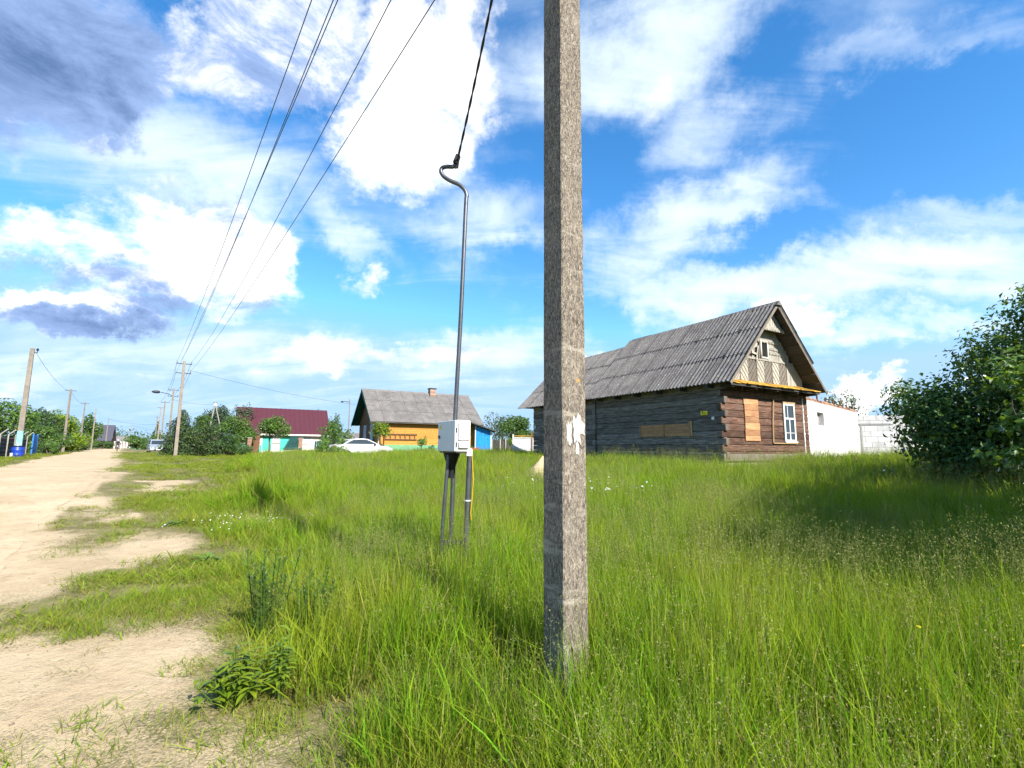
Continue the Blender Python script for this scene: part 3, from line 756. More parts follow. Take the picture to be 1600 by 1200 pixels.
# local frame: gable front in the plane y=0 looking -y, long side wall in the plane x=0 looking -x
GW, HL, SPL = 5.45, 12.8, 7.2
ZB, ZT = 0.57, 3.36
# foundation
paint('plinth', (0.33, 0.30, 0.26), 0.95, 0.3, 4, bump=0.5)
m = MB(); m.box(0.05, GW - 0.05, 0.05, HL - 0.05, -0.5, ZB); m.build('foundation', MATS['plinth'], house)
m = MB(); m.box(0.20, GW - 0.2, 0.2, HL - 0.2, ZB, ZT + 0.1); m.build('inner_shell', MATS['dark_inside'], house)
paint('green_sill', (0.045, 0.075, 0.055), 0.9, 0.3, 3)
def log_mesh(L, h, th, name, mat, seed):
    """hewn log along x, face towards -y, gently wavy"""
    rd = random.Random(seed); seg = max(3, int(L / 0.9)); m = MB(); prof = [(-0.5, -0.36), (-0.5, 0.36), (-0.36, 0.5), (0.5, 0.5), (0.5, -0.5), (-0.36, -0.5)]
    prof = [(-0.52, -0.36), (-0.53, 0.0), (-0.51, 0.36), (-0.42, 0.5), (0.5, 0.5), (0.5, -0.5), (-0.40, -0.5), (-0.49, -0.44)]
    n = len(prof); vs_ = []
    for k in range(seg + 1):
        x = L * k / seg; dy = rd.uniform(-0.005, 0.005); dz = rd.uniform(-0.008, 0.008); sc = 1 + rd.uniform(-0.03, 0.03)
        for (py, pz) in prof: vs_.append((x, py * th + dy, pz * h * sc + dz))
    fs = [(a*n+k, (a+1)*n+k, (a+1)*n+(k+1) % n, a*n+(k+1) % n) for a in range(seg) for k in range(n)]
    fs += [tuple(range(n)), tuple(seg*n+k for k in range(n-1, -1, -1))]
    m.add(vs_, fs); return m.mesh(name, MATS[mat], False)
NL = 11; lh = (ZT - ZB) / NL
side_wall = empty('side_wall', (0, 0, 0)); side_wall.parent = house
gable_wall = empty('gable_wall', (0, 0, 0)); gable_wall.parent = house
side_ends = []
for k in range(NL):
    z = ZB + (k + 0.5) * lh; hh_ = lh * 0.975
    # side logs, first bay and rear bay (run along +y, face -x): rotate -90 deg: local x -> +y means rz=+90 with face -y -> +x; so run from the far end
    e0 = 0.08 if k % 2 == 0 else -0.01
    link_mesh('log', log_mesh(SPL - 0.14 + e0, hh_, 0.18, 'log', 'side_log', 100 + k), side_wall, (0.09, SPL - 0.14, z), (0, 0, R(-90)))
    e1 = 0.15 if k % 2 == 1 else 0.0
    link_mesh('log', log_mesh(HL - SPL - 0.14 + e1 * 0, hh_, 0.18, 'log', 'side_log', 200 + k), side_wall, (0.09, HL, z - 0.01), (0, 0, R(-90)))
    # ends of the cross wall showing at the bay joint
    m = MB(); m.bbox(-0.085, 0.16, SPL - 0.11 + random.uniform(-.02, .02), SPL + 0.11, z - hh_/2, z + hh_/2, 0.015); m.build('log_end', MATS['side_log'], side_wall)
    # gable logs (run along x, face -y)
    s0 = 0.07 if k % 2 == 1 else -0.03
    link_mesh('log', log_mesh(GW + s0 + 0.1, hh_, 0.18, 'log', 'gable_log', 300 + k), gable_wall, (-s0, 0.09, z + lh * 0.02), (0, 0, 0))
    # weathered corner end grain
    if k % 2 == 0:
        m = MB(); m.bbox(0.0, 0.19, -0.095, -0.078, z - hh_/2 + 0.02, z + hh_/2 - 0.02, 0.006); m.build('log_end', MATS['log_end'], gable_wall)
    else:
        m = MB(); m.bbox(-0.088, -0.071, -0.0, 0.18, z - hh_/2 + 0.02, z + hh_/2 - 0.02, 0.006); m.build('log_end', MATS['log_end'], side_wall)
# right and back walls, out of sight of the street
m = MB()
for k in range(NL):
    z = ZB + (k + 0.5) * lh
    m.bbox(GW - 0.18, GW + 0.0, 0.2, HL, z - lh*0.47, z + lh*0.47, 0.03)
m.build('east_wall', MATS['side_log'], house)
m = MB()
for k in range(NL):
    z = ZB + (k + 0.5) * lh
    m.bbox(0.19, GW - 0.19, HL - 0.18, HL, z - lh*0.47, z + lh*0.47, 0.03)
m.build('back_wall', MATS['side_log'], house)
m = MB(); m.bbox(-0.06, 0.02, 0.1, HL - 0.1, ZB - 0.06, ZB + 0.17, 0.01); m.build('sill_beam', MATS['green_sill'], house)
m = MB(); m.bbox(-0.10, GW + 0.05, -0.055, 0.03, ZB - 0.08, ZB + 0.18, 0.012); m.build('sill_board', MATS['dark_board'], house)
# boarded window on the long wall
bwin = empty('boarded_window', (0, 0, 0)); bwin.parent = house
Ms = Matrix(((0, 1, 0, 0), (-1, 0, 0, 0), (0, 0, 1, 0), (0, 0, 0, 1)))
for k in range(4):
    m = MB(); m.bbox(-0.035, -0.012, 1.44 + random.uniform(0, .03), 4.11, 1.43 + k*0.121, 1.43 + k*0.121 + 0.115, 0.004); link = m.build('board', MATS['fresh_board'], bwin)
for yy in (1.43, 2.74, 4.06):
    m = MB(); m.bbox(-0.06, -0.036, yy, yy + 0.075, 1.40, 1.93 if yy > 1.5 else 1.99, 0.004); m.build('batten', MATS['fresh_board'], bwin)
m = MB(); m.bbox(-0.05, -0.01, 1.35, 1.425, 1.42, 2.0, 0.004); m.build('batten', MATS['pole_wood'], bwin)
# yellow house sign and small white plate by the corner
sg = MB(); sg.bbox(-0.045, -0.03, 0.62, 0.93, 2.19, 2.35, 0.004); sgo = sg.build('yellow_plate', MATS['yellow_sign'], house)
m = MB()
for (y0, y1, z0, z1) in ((0.68, 0.87, 2.232, 2.242), (0.70, 0.85, 2.20, 2.208)): m.box(-0.0465, -0.0455, y0, y1, z0, z1)
m.prism([(0.80, 2.26), (0.86, 2.26), (0.86, 2.31), (0.83, 2.33), (0.80, 2.31)], -0.0465, -0.0455, 'x'); m.prism([(0.70, 2.265), (0.755, 2.265), (0.755, 2.275), (0.72, 2.29)], -0.0465, -0.0455, 'x')
m.build('plate_print', MATS['ink_black'], sgo)
m = MB(); m.bbox(-0.04, -0.028, 0.34, 0.46, 2.0, 2.11, 0.003); m.build('white_plate', MATS['paper_white'], house)
m = MB(); m.bbox(-0.04, -0.03, 12.52, 12.66, 2.05, 2.22, 0.003); m.build('white_plate', MATS['paper_white'], house)
m = MB(); m.bbox(-0.12, -0.02, 4.43, 4.52, 1.0, 1.12, 0.01); m.build('peg', MATS['pole_wood'], house)
# freshly boarded opening on the gable
pan = empty('boarded_opening', (0, 0, 0)); pan.parent = house
hs_ = [0.20, 0.22, 0.27, 0.23, 0.24, 0.22, 0.24]; zz = 1.24
for k, h_ in enumerate(hs_):
    m = MB(); m.bbox(1.22 + random.uniform(-.02, .02), 2.10 + random.uniform(-.03, .03), -0.045 - 0.006*(k % 2), -0.012, zz, zz + h_ - 0.008, 0.004); m.build('board', MATS['fresh_board'], pan); zz += h_
m = MB(); m.tube([(2.93, -0.05, 1.2), (2.97, -0.05, 2.0), (3.08, -0.06, 2.92)], 0.025, 6); m.build('leaning_lath', MATS['pole_wood'], house)
m = MB(); m.bbox(2.93, 4.55, -0.075, -0.035, 1.15, 1.185, 0.004); m.build('ledge_lath', MATS['pole_wood'], house)
# white casement window
win = empty('window', (0, 0, 0)); win.parent = house
wx0, wx1, wz0, wz1 = 3.78, 4.47, 1.25, 2.78
m = MB()
for a in ((wx0 - 0.05, wx0 + 0.04, wz0, wz1), (wx1 - 0.04, wx1 + 0.05, wz0, wz1)): m.bbox(a[0], a[1], -0.06, -0.01, a[2], a[3], 0.005)
m.bbox(wx0 + 0.041, wx1 - 0.041, -0.058, -0.01, wz0, wz0 + 0.07, 0.004); m.bbox(wx0 + 0.041, wx1 - 0.041, -0.058, -0.01, wz1 - 0.08, wz1, 0.004)
m.build('window_frame', MATS['old_white'], win)
m = MB(); m.bbox(wx0 - 0.08, wx1 + 0.08, -0.10, -0.011, wz0 - 0.055, wz0 - 0.002, 0.005); m.build('window_sill', MATS['old_white'], win)
m = MB(); m.bbox(wx0 - 0.08, wx1 + 0.08, -0.075, -0.011, wz1 + 0.002, wz1 + 0.08, 0.005); m.build('lintel_board', MATS['pole_wood'], win)
m = MB(); xm = (wx0 + wx1)/2; zm = 2.17
m.bbox(wx0 + 0.042, wx1 - 0.042, -0.052, -0.018, zm - 0.035, zm + 0.035, 0.004); m.bbox(xm - 0.03, xm + 0.03, -0.05, -0.02, wz0 + 0.071, zm - 0.036, 0.003)
m.bbox(wx0 + 0.22, wx0 + 0.255, -0.05, -0.02, zm + 0.036, wz1 - 0.081, 0.003); m.bbox(wx0 + 0.042, xm - 0.031, -0.048, -0.02, 1.58, 1.605, 0.003); m.bbox(xm + 0.031, wx1 - 0.042, -0.048, -0.02, 1.58, 1.605, 0.003)
m.build('glazing_bars', MATS['old_white'], win)
for (a, b, c, d) in ((wx0 + .04, xm - .03, wz0 + .07, 1.58), (xm + .03, wx1 - .04, wz0 + .07, 1.58), (wx0 + .04, xm - .03, 1.605, zm - .035), (xm + .03, wx1 - .04, 1.605, zm - .035), (wx0 + .04, wx0 + .22, zm + .035, wz1 - .08), (wx0 + .255, wx1 - .04, zm + .035, wz1 - .08)):
    m = MB(); m.box(a, b, -0.034, -0.03, c, d); m.build('pane', MATS['window_glass'], win)
m = MB(); m.box(wx0, wx1, -0.025, -0.012, wz0 + 0.01, wz1 - 0.01); m.build('window_back', MATS['dark_inside'], win)

# ------------------------------------------------------------------ roof: corrugated sheets laid in three courses
EX, EZ, RX, RZ_ = -0.45, 3.27, GW/2, 6.62
SL = math.hypot(RX - EX, RZ_ - EZ); TH = math.atan2(RZ_ - EZ, RX - EX)
def sheet_mesh(wd, ln, waves, amp, name, mat):
    n = waves * 6; vs_ = []
    for th_ in (0.0, -0.009):
        for v in (0, ln):
            for k in range(n + 1):
                vs_.append((v, wd * k / n, amp * math.cos(2*math.pi*waves*k/n) + th_))
    q = n + 1; fs = [(k, q + k, q + k + 1, k + 1) for k in range(n)] + [(2*q+k, 2*q+k+1, 3*q+k+1, 3*q+k) for k in range(n)]
    fs += [(k, k+1, 2*q+k+1, 2*q+k) for k in range(n)] + [(q+k, 3*q+k, 3*q+k+1, q+k+1) for k in range(n)]
    m = MB(); m.add(vs_, fs); return m.mesh(name, MATS[mat], False)
SW, SLN = 1.12, SL/3 + 0.14
smesh = sheet_mesh(SW, SLN, 6, 0.036, 'roof_sheet', 'old_slate')
roof = empty('roof', (0, 0, 0)); roof.parent = house
def lay(side, y0, y1, drop, ridge_drop, rows=3, skip=()):
    ncol = round((y1 - y0) / (SW - 0.08)); step = (y1 - y0) / ncol
    ez, rz_ = EZ - drop, RZ_ - ridge_drop
    th = math.atan2(rz_ - ez, RX - EX); sl = math.hypot(rz_ - ez, RX - EX)
    for r_ in range(rows):
        for c_ in range(ncol):
            if (r_, c_) in skip: continue
            v0 = sl * r_ / 3 - (0.0 if r_ == 0 else 0.02) + random.uniform(-.012, .012)
            yy = y0 + c_ * step + random.uniform(-.008, .008)
            lift = 0.035 + 0.012 * r_ + random.uniform(0, .006) + 0.004 * (c_ % 2)
            ang = th - 0.008
            if side < 0:
                M = Matrix.Translation((EX + math.cos(th)*v0 - math.sin(th)*lift, yy, ez + math.sin(th)*v0 + math.cos(th)*lift)) @ Matrix.Rotation(-ang, 4, 'Y')
            else:
                M = Matrix.Translation((2*RX - EX - math.cos(th)*v0 + math.sin(th)*lift, yy, ez + math.sin(th)*v0 + math.cos(th)*lift)) @ Matrix.Rotation(math.pi + ang, 4, 'Y') @ Matrix.Scale(-1, 4, (0, 0, 1))
            o = link_mesh('roof_sheet', smesh, roof)
            o.matrix_local = M @ Matrix.Diagonal((1 if r_ < 2 else (sl/3 + 0.02) / SLN, step * 1.075 / SW, 1, 1))
lay(-1, -0.75, SPL + 0.1, 0.0, 0.0)
lay(-1, SPL + 0.12, HL + 0.95, 0.02, 0.30)
lay(1, -0.75, SPL + 0.1, 0.0, 0.0, skip=((0, 0),))
lay(1, SPL + 0.12, HL + 0.95, 0.02, 0.30)
# short sheet at the front right foot of the roof
o = link_mesh('roof_sheet', smesh, roof); v0 = 0.42; th = TH
o.matrix_local = Matrix.Translation((2*RX - EX - math.cos(th)*v0 + math.sin(th)*0.03, -0.52, EZ + math.sin(th)*v0 + math.cos(th)*0.03)) @ Matrix.Rotation(math.pi + th, 4, 'Y') @ Matrix.Diagonal((0.85, 0.8, -1, 1))
m = MB()
for (y0, y1, z) in ((-0.78, SPL + 0.1, RZ_ + 0.075), (SPL + 0.11, HL + 0.97, RZ_ - 0.30 + 0.07)):
    for k in range(6):
        a, b = y0 + (y1 - y0)*k/6, y0 + (y1 - y0)*(k + 1)/6 + (0.05 if k < 5 else 0); dz = -0.035*math.sin(math.pi*k/6)*(1 if y0 < 0 else 1.6) + 0.004*(k % 2)
        m.add([(RX - 0.17, a, z - 0.17 + dz), (RX, a, z + 0.02 + dz), (RX + 0.17, a, z - 0.17 + dz), (RX - 0.17, b, z - 0.17 + dz), (RX, b, z + 0.02 + dz), (RX + 0.17, b, z - 0.17 + dz)], [(0, 1, 4, 3), (1, 2, 5, 4), (0, 2, 1), (3, 4, 5), (0, 3, 5, 2)])
m.build('ridge_cap', MATS['old_slate'], roof)
# boards under the sheets
for sgn in (-1, 1):
    for k in range(9):
        a = SL * k / 9 + 0.05; b = SL * (k + 1) / 9 + 0.03
        def pt(v, yy, l):
            x = EX + math.cos(TH)*v - math.sin(TH)*l
            return (x if sgn < 0 else 2*RX - x, yy, EZ + math.sin(TH)*v + math.cos(TH)*l)
        y0, y1 = -0.66, SPL + 0.1
        if k == 8: b = SL - 0.02
        m = MB(); m.add([pt(a, y0, -0.03), pt(b, y0, -0.03), pt(b, y1, -0.03), pt(a, y1, -0.03), pt(a, y0, -0.005), pt(b, y0, -0.005), pt(b, y1, -0.005), pt(a, y1, -0.005)],
              [(0,3,2,1),(4,5,6,7),(0,1,5,4),(1,2,6,5),(2,3,7,6),(3,0,4,7)] if sgn < 0 else [(0,1,2,3),(4,7,6,5),(0,4,5,1),(1,5,6,2),(2,6,7,3),(3,7,4,0)])
        m.build('roof_board', MATS['soffit_board'], roof)
# rear bay roof deck and back gable
m = MB(); m.prism([(EX + 0.25, EZ + 0.02), (2*RX - EX - 0.25, EZ + 0.02), (RX, RZ_ - 0.38)], SPL + 0.2, HL + 0.75, 'y'); m.build('rear_loft', MATS['soffit_board'], roof)
# verge boards at the front
for sgn in (-1, 1):
    P = []
    for v, l in ((0.0, -0.10), (SL - 0.05, -0.10), (SL - 0.05, 0.0), (0.0, 0.0)):
        x = EX + math.cos(TH)*v - math.sin(TH)*l; P.append((x if sgn < 0 else 2*RX - x, EZ + math.sin(TH)*v + math.cos(TH)*l))
    m = MB(); m.prism(P if sgn > 0 else P[::-1], -0.70, -0.672, 'y'); m.build('verge_board', MATS['dark_board'], roof)

# ------------------------------------------------------------------ board gable
gab = empty('gable', (0, 0, 0)); gab.parent = house
def roof_z(x, inset=0.08): 
    v = min(x - EX, 2*RX - EX - x); return EZ + math.tan(TH) * v - inset
m = MB(); m.prism([(0.05, ZT), (GW - 0.05, ZT), (RX, RZ_ - 0.35)], 0.03, 0.09, 'y'); m.build('gable_backing', MATS['dark_board'], gab)
# herringbone panels, light and dark in turn
px = [0.62, 1.14, 1.66, 2.19, 2.71, 3.20, 3.70, 4.20]
def clip_poly(P, f):
    """keep part of polygon where f>=0 (f linear)"""
    out = []
    for i in range(len(P)):
        a, b = P[i], P[(i+1) % len(P)]; fa, fb = f(a), f(b)
        if fa >= 0: out.append(a)
        if (fa >= 0) != (fb >= 0):
            t_ = fa / (fa - fb); out.append((a[0] + (b[0]-a[0])*t_, a[1] + (b[1]-a[1])*t_))
    return out
def clip_rect(P, x0, x1, z0, z1):
    for f in (lambda p: p[0]-x0, lambda p: x1-p[0], lambda p: p[1]-z0, lambda p: z1-p[1]):
        P = clip_poly(P, f)
        if len(P) < 3: return []
    k = math.tan(TH); 
    for f in (lambda p: (EZ - 0.10 + k*(p[0]-EX)) - p[1], lambda p: (EZ - 0.10 + k*(2*RX-EX-p[0])) - p[1]):
        P = clip_poly(P, f)
        if len(P) < 3: return []
    return P
for i in range(len(px) - 1):
    x0, x1 = px[i] + 0.012, px[i+1] - 0.012; z0, z1 = 3.52, 4.42; m = MB(); d = 0.10
    s_ = 1 if i % 2 == 0 else -1
    k = 0; c_ = z0 - 0.8
    while c_ < z1 + 0.8:
        # slat following z = c + s*(x-x0)
        P = [(x0 - .1, c_ - s_*.1*1.25), (x1 + .1, c_ + s_*(x1 - x0 + .1)*1.25), (x1 + .1, c_ + s_*(x1 - x0 + .1)*1.25 + d), (x0 - .1, c_ - s_*.1*1.25 + d)]
        P = clip_rect(P, x0, x1, z0, z1)
        if P: m.prism(P[::-1], -0.004 - 0.012*(k % 2), 0.028, 'y')
        c_ += d + 0.03; k += 1
    o = m.build('herringbone_panel', MATS['grey_board' if i % 2 == 1 or i == 0 else 'dark_board'], gab)
    m = MB(); zt_ = min(z1, roof_z(px[i], 0.12))
    if zt_ > z0: m.box(px[i] - 0.02, px[i] + 0.02, -0.024, 0.027, z0, zt_); m.build('cover_strip', MATS['dark_board'], gab)
# upright boards: right of the panels, and the storey above with the loft window
def upright(x0, x1, z0, z1, mat='grey_board', y=0.0, st_=0.115):
    n = max(1, round((x1 - x0) / st_)); w_ = (x1 - x0) / n
    for k in range(n):
        P = clip_rect([(x0 + k*w_ + .005, z0), (x0 + (k+1)*w_ - .005, z0), (x0 + (k+1)*w_ - .005, z1), (x0 + k*w_ + .005, z1)], x0, x1, z0, z1)
        if P:
            m = MB(); m.prism(P[::-1], y - 0.003 - random.uniform(0, .012), y + 0.027, 'y'); m.build('board', MATS[mat], gab)
upright(4.22, 5.3, 3.52, 4.42)
m = MB(); m.prism(clip_rect([(0.3, 4.425), (5.2, 4.425), (5.2, 4.50), (0.3, 4.50)], 0, 6, 4, 5)[::-1], -0.035, 0.027, 'y'); m.build('belt_board', MATS['grey_board'], gab)
lx0, lx1, lz0, lz1 = 2.55, 2.93, 4.58, 5.20
upright(1.95, lx0 - 0.06, 4.505, 5.24); upright(lx0 - 0.06, lx1 + 0.06, 4.505, lz0 - 0.05); upright(lx1 + 0.06, 4.4, 4.505, 5.24)
upright(1.95, 3.9, 5.34, 5.64)
m = MB(); m.prism(clip_rect([(1.4, 5.245), (4.2, 5.245), (4.2, 5.33), (1.4, 5.33)], 0, 6, 4, 6)[::-1], -0.045, 0.027, 'y'); m.build('belt_board', MATS['grey_board'], gab)
# toothed trim rows
def teeth(x0, x1, z, h, y=-0.03, w_=0.10, mat='grey_board'):
    n = int((x1 - x0) / w_)
    for k in range(n):
        a = x0 + k*w_
        P = clip_rect([(a + .015, z), (a + w_ - .015, z), (a + w_ - .015, z - h*.6), (a + w_/2, z - h), (a + .015, z - h*.6)], 0, 6, 3, 7)
        if P: 
            m = MB(); m.prism(P, y - 0.02, y + 0.012, 'y'); m.build('trim_tooth', MATS[mat], gab)
teeth(1.6, 3.95, 5.245, 0.10, -0.035)
teeth(3.05, 4.25, 5.0, 0.12, -0.02, 0.10); teeth(3.05, 4.30, 4.82, 0.12, -0.02, 0.10)
lw = empty('loft_window', (0, 0, 0)); lw.parent = gab
m = MB()
for a in ((lx0 - .055, lx0, lz0 - .05, lz1 + .05), (lx1, lx1 + .055, lz0 - .05, lz1 + .05)): m.bbox(a[0], a[1], -0.05, 0.0, a[2], a[3], 0.004)
m.bbox(lx0 + .001, lx1 - .001, -0.048, 0.0, lz0 - .05, lz0, .004); m.bbox(lx0 + .001, lx1 - .001, -0.048, 0.0, lz1, lz1 + .05, .004)
m.build('frame', MATS['old_white'], lw)
m = MB(); m.box(lx0, lx1, 0.0, 0.028, lz0, lz1); m.build('opening', MATS['dark_inside'], lw)
# broken boards left of the loft window
for (xa, za, xb, zb) in ((2.10, 4.42, 2.25, 5.0), (2.28, 4.50, 2.36, 5.15), (1.86, 4.72, 2.24, 4.66), (2.44, 4.5, 2.36, 5.2)):
    m = MB(); dx, dz = (zb - za)*0.07/math.hypot(xb-xa, zb-za), (xb - xa)*0.07/math.hypot(xb-xa, zb-za)
    m.prism([(xa, za), (xa + dx, za - dz), (xb + dx, zb - dz), (xb, zb)][::-1], -0.075, -0.052, 'y'); m.build('broken_board', MATS['dark_board' if xa > 2.2 else 'grey_board'], gab)
m = MB(); m.prism([(2.08, 4.52), (2.30, 4.52), (2.30, 4.95), (2.12, 4.9)][::-1], -0.02, -0.012, 'y'); m.build('gap', MATS['dark_inside'], gab)
# projecting pediment under the ridge
pd = empty('pediment', (0, 0, 0)); pd.parent = gab
n = 16; x0p, x1p = 1.72, 3.74
for k in range(n):
    a = x0p + (x1p - x0p)*k/n; b = a + (x1p - x0p)/n
    P = clip_rect([(a + .006, 5.62), (b - .006, 5.62), (b - .006, 6.6), (a + .006, 6.6)], 0, 6, 5, 7)
    if P: m = MB(); m.prism(P[::-1], -0.36, -0.335, 'y'); m.build('board', MATS['grey_board'], pd)
m = MB(); m.box(x0p, x1p, -0.385, -0.362, 5.66, 5.73); m.build('trim_board', MATS['grey_board'], pd)
m = MB(); m.box(x0p + .03, x1p - .03, -0.333, 0.0, 5.63, 5.66); m.build('soffit', MATS['soffit_board'], pd)
teeth(x0p, x1p, 5.66, 0.10, -0.373, 0.105)
# mossy skirt roof between wall and gable
sk = empty('skirt_roof', (0, 0, 0)); sk.parent = house
n = 19
for k in range(n):
    a = -0.28 + (GW + 0.42)*k/n; b = a + (GW + 0.42)/n - 0.008; dz = random.uniform(-.012, .012); yo = -0.62 + random.uniform(-.05, .03)
    m = MB(); m.add([(a, yo, 3.29 + dz), (b, yo, 3.29 + dz), (b, 0.0, 3.52 + dz), (a, 0.0, 3.52 + dz), (a, yo, 3.315 + dz), (b, yo, 3.315 + dz), (b, 0.0, 3.545 + dz), (a, 0.0, 3.545 + dz)], [(0,3,2,1),(4,5,6,7),(0,1,5,4),(1,2,6,5),(2,3,7,6),(3,0,4,7)])
    m.build('skirt_board', MATS['mossy_board'], sk)
m = MB(); m.box(-0.2, GW + 0.1, -0.55, -0.50, 3.20, 3.285); m.build('skirt_rail', MATS['soffit_board'], sk)
for xx in (0.0, 1.35, 2.7, 4.05, 5.4):
    m = MB(); m.box(xx - .05, xx + .05, -0.50, 0.0, 3.15, 3.26); m.build('bracket', MATS['soffit_board'], sk)
# wall plate filling above the side logs
m = MB(); m.box(-0.05, 0.15, -0.1, HL, ZT, ZT + 0.16); m.build('wall_plate', MATS['soffit_board'], house)
for k in range(10):
    yy = 0.3 + k * 1.25
    m = MB(); m.box(-0.40, 0.0, yy, yy + 0.12, 3.17, 3.28); m.build('rafter_foot', MATS['soffit_board'], roof)

# ================================================================== unfinished block outbuilding beside the log house
def wall_frame(p0, p1):
    d = Vector((p1[0]-p0[0], p1[1]-p0[1])); return math.atan2(d.y, d.x), d.length
an = empty('block_outbuilding', (13.05, 20.9, 0.62), 0.0, 'unfinished roofless outbuilding of whitewashed blocks right of the log house', 'outbuilding')
# white wall seen beside the gable
rz1, l1 = wall_frame((13.05, 20.9), (19.74, 27.4)); z0 = 0.62
w1 = empty('white_wall', (0, 0, 0), rz1); w1.parent = an
H1 = 3.02
hx0, hx1, hz0, hz1 = 0.93, 2.05, 1.98, 2.60
for (a, b, c, d) in ((-1.2, hx0, -0.5, H1), (hx1, l1, -0.5, H1), (hx0, hx1, -0.5, hz0), (hx0, hx1, hz1, H1)):
    m = MB(); m.box(a, b, 0.0, 0.28, c, d); m.build('plaster', MATS['whitewash'], w1)
m = MB(); m.box(hx0, hx1, 0.2, 0.27, hz0, hz1); m.build('opening', MATS['mortar'], w1)
m = MB(); m.box(hx0, hx1, 0.05, 0.15, hz0, hz0 + 0.04); m.build('sill', MATS['grey_block'], w1)
for k in range(int((l1 + 1) / 0.27)):
    for row in range(2):
        if row == 1 and random.random() < 0.25 and k > 3: continue
        a = -1.1 + k*0.27 + (0.13 if row else 0)
        m = MB(); m.bbox(a, a + 0.255, 0.02 + random.uniform(0, .015), 0.27, H1 + row*0.085, H1 + row*0.085 + 0.075, 0.006); m.build('brick', MATS['brick'], w1)
for k in range(7):
    xx = 0.2 + k * 1.45
    m = MB(); m.box(xx, xx + 0.05, 0.1, 0.16, H1, H1 + random.uniform(0.36, 0.46)); m.build('stake', MATS['rust'], w1)
# grey block wall with a bricked-up doorway
rz2, l2 = wall_frame((19.76, 27.45), (22.35, 26.55))
w2 = empty('grey_wall', (6.72, 6.56, 0), rz2); w2.parent = an
bl = MB(); bl.bbox(0, 0.6, 0.0, 0.28, 0, 0.29, 0.008); blk = bl.mesh('block', MATS['grey_block'])
m = MB(); m.box(0.0, l2, 0.02, 0.26, -0.5, 2.83); m.build('mortar_core', MATS['mortar'], w2)
for r_ in range(10):
    xx = -0.3 * (r_ % 2)
    while xx < l2 - 0.05:
        a = max(xx, 0.0); b = min(xx + 0.59, l2)
        if b - a > 0.08:
            dy = 0.0
            if 0.18 < (a + b)/2 < 1.45 and r_ < 8: dy = 0.075   # the filled doorway sits back
            o = link_mesh('block', blk, w2, (a, -0.012 + (dy - 0.012 if dy else 0) * 0 + random.uniform(-.006, .006), -0.12 + r_*0.3)); o.scale = ((b - a) / 0.6, 1, 1)
        xx += 0.6
m = MB(); m.box(0.05, 1.55, -0.035, -0.02, 2.34, 2.42); m.build('lintel', MATS['mortar'], w2)
m = MB(); m.box(0.10, 0.18, -0.03, -0.02, -0.3, 2.33); m.build('door_jamb', MATS['mortar'], w2)
# next wall, in the sun, mostly behind the big bush
rz3, l3 = wall_frame((22.35, 26.55), (29.0, 33.5))
w3 = empty('far_white_wall', (22.35 - 13.05, 26.55 - 20.9, 0), rz3); w3.parent = an
m = MB(); m.box(0.0, l3, 0.0, 0.28, -0.5, 2.80); m.build('plaster', MATS['whitewash'], w3)
m = MB(); m.box(-0.05, l3, -0.02, 0.30, 2.80, 2.86); m.build('coping', MATS['grey_block'], w3)

# ------------------------------------------------------------------ sand heap by the house
n = 28; vs_ = []; fs = []
hxp, hyp = 0.95, 14.6
for i in range(12):
    for k in range(n):
        a = 2*math.pi*k/n; f = i/11; r_ = 1.05*f*(1 + 0.10*math.sin(3*a + 1) + 0.06*math.sin(5*a))
        h_ = 0.86*(1 - f)**1.1*(1 + .1*math.sin(2*a)) + 0.03*(float(vnoise(r_*math.cos(a)*4, r_*math.sin(a)*4, 2)) - .5)
        x_, y_ = hxp + r_*math.cos(a)*1.2, hyp + r_*math.sin(a)
        vs_.append((x_ - hxp, y_ - hyp, g1(x_, y_) - g1(hxp, hyp) + h_ - 0.02))
for i in range(11):
    for k in range(n): fs.append((i*n+k, (i+1)*n+k, (i+1)*n+(k+1) % n, i*n+(k+1) % n))
m = MB(); m.add(vs_, fs); heap = m.build('sand_heap', MATS['road_sand'], None, True, (hxp, hyp, g1(hxp, hyp))); tag(heap, 'small heap of pale sand in the grass left of the log house', 'sand heap')

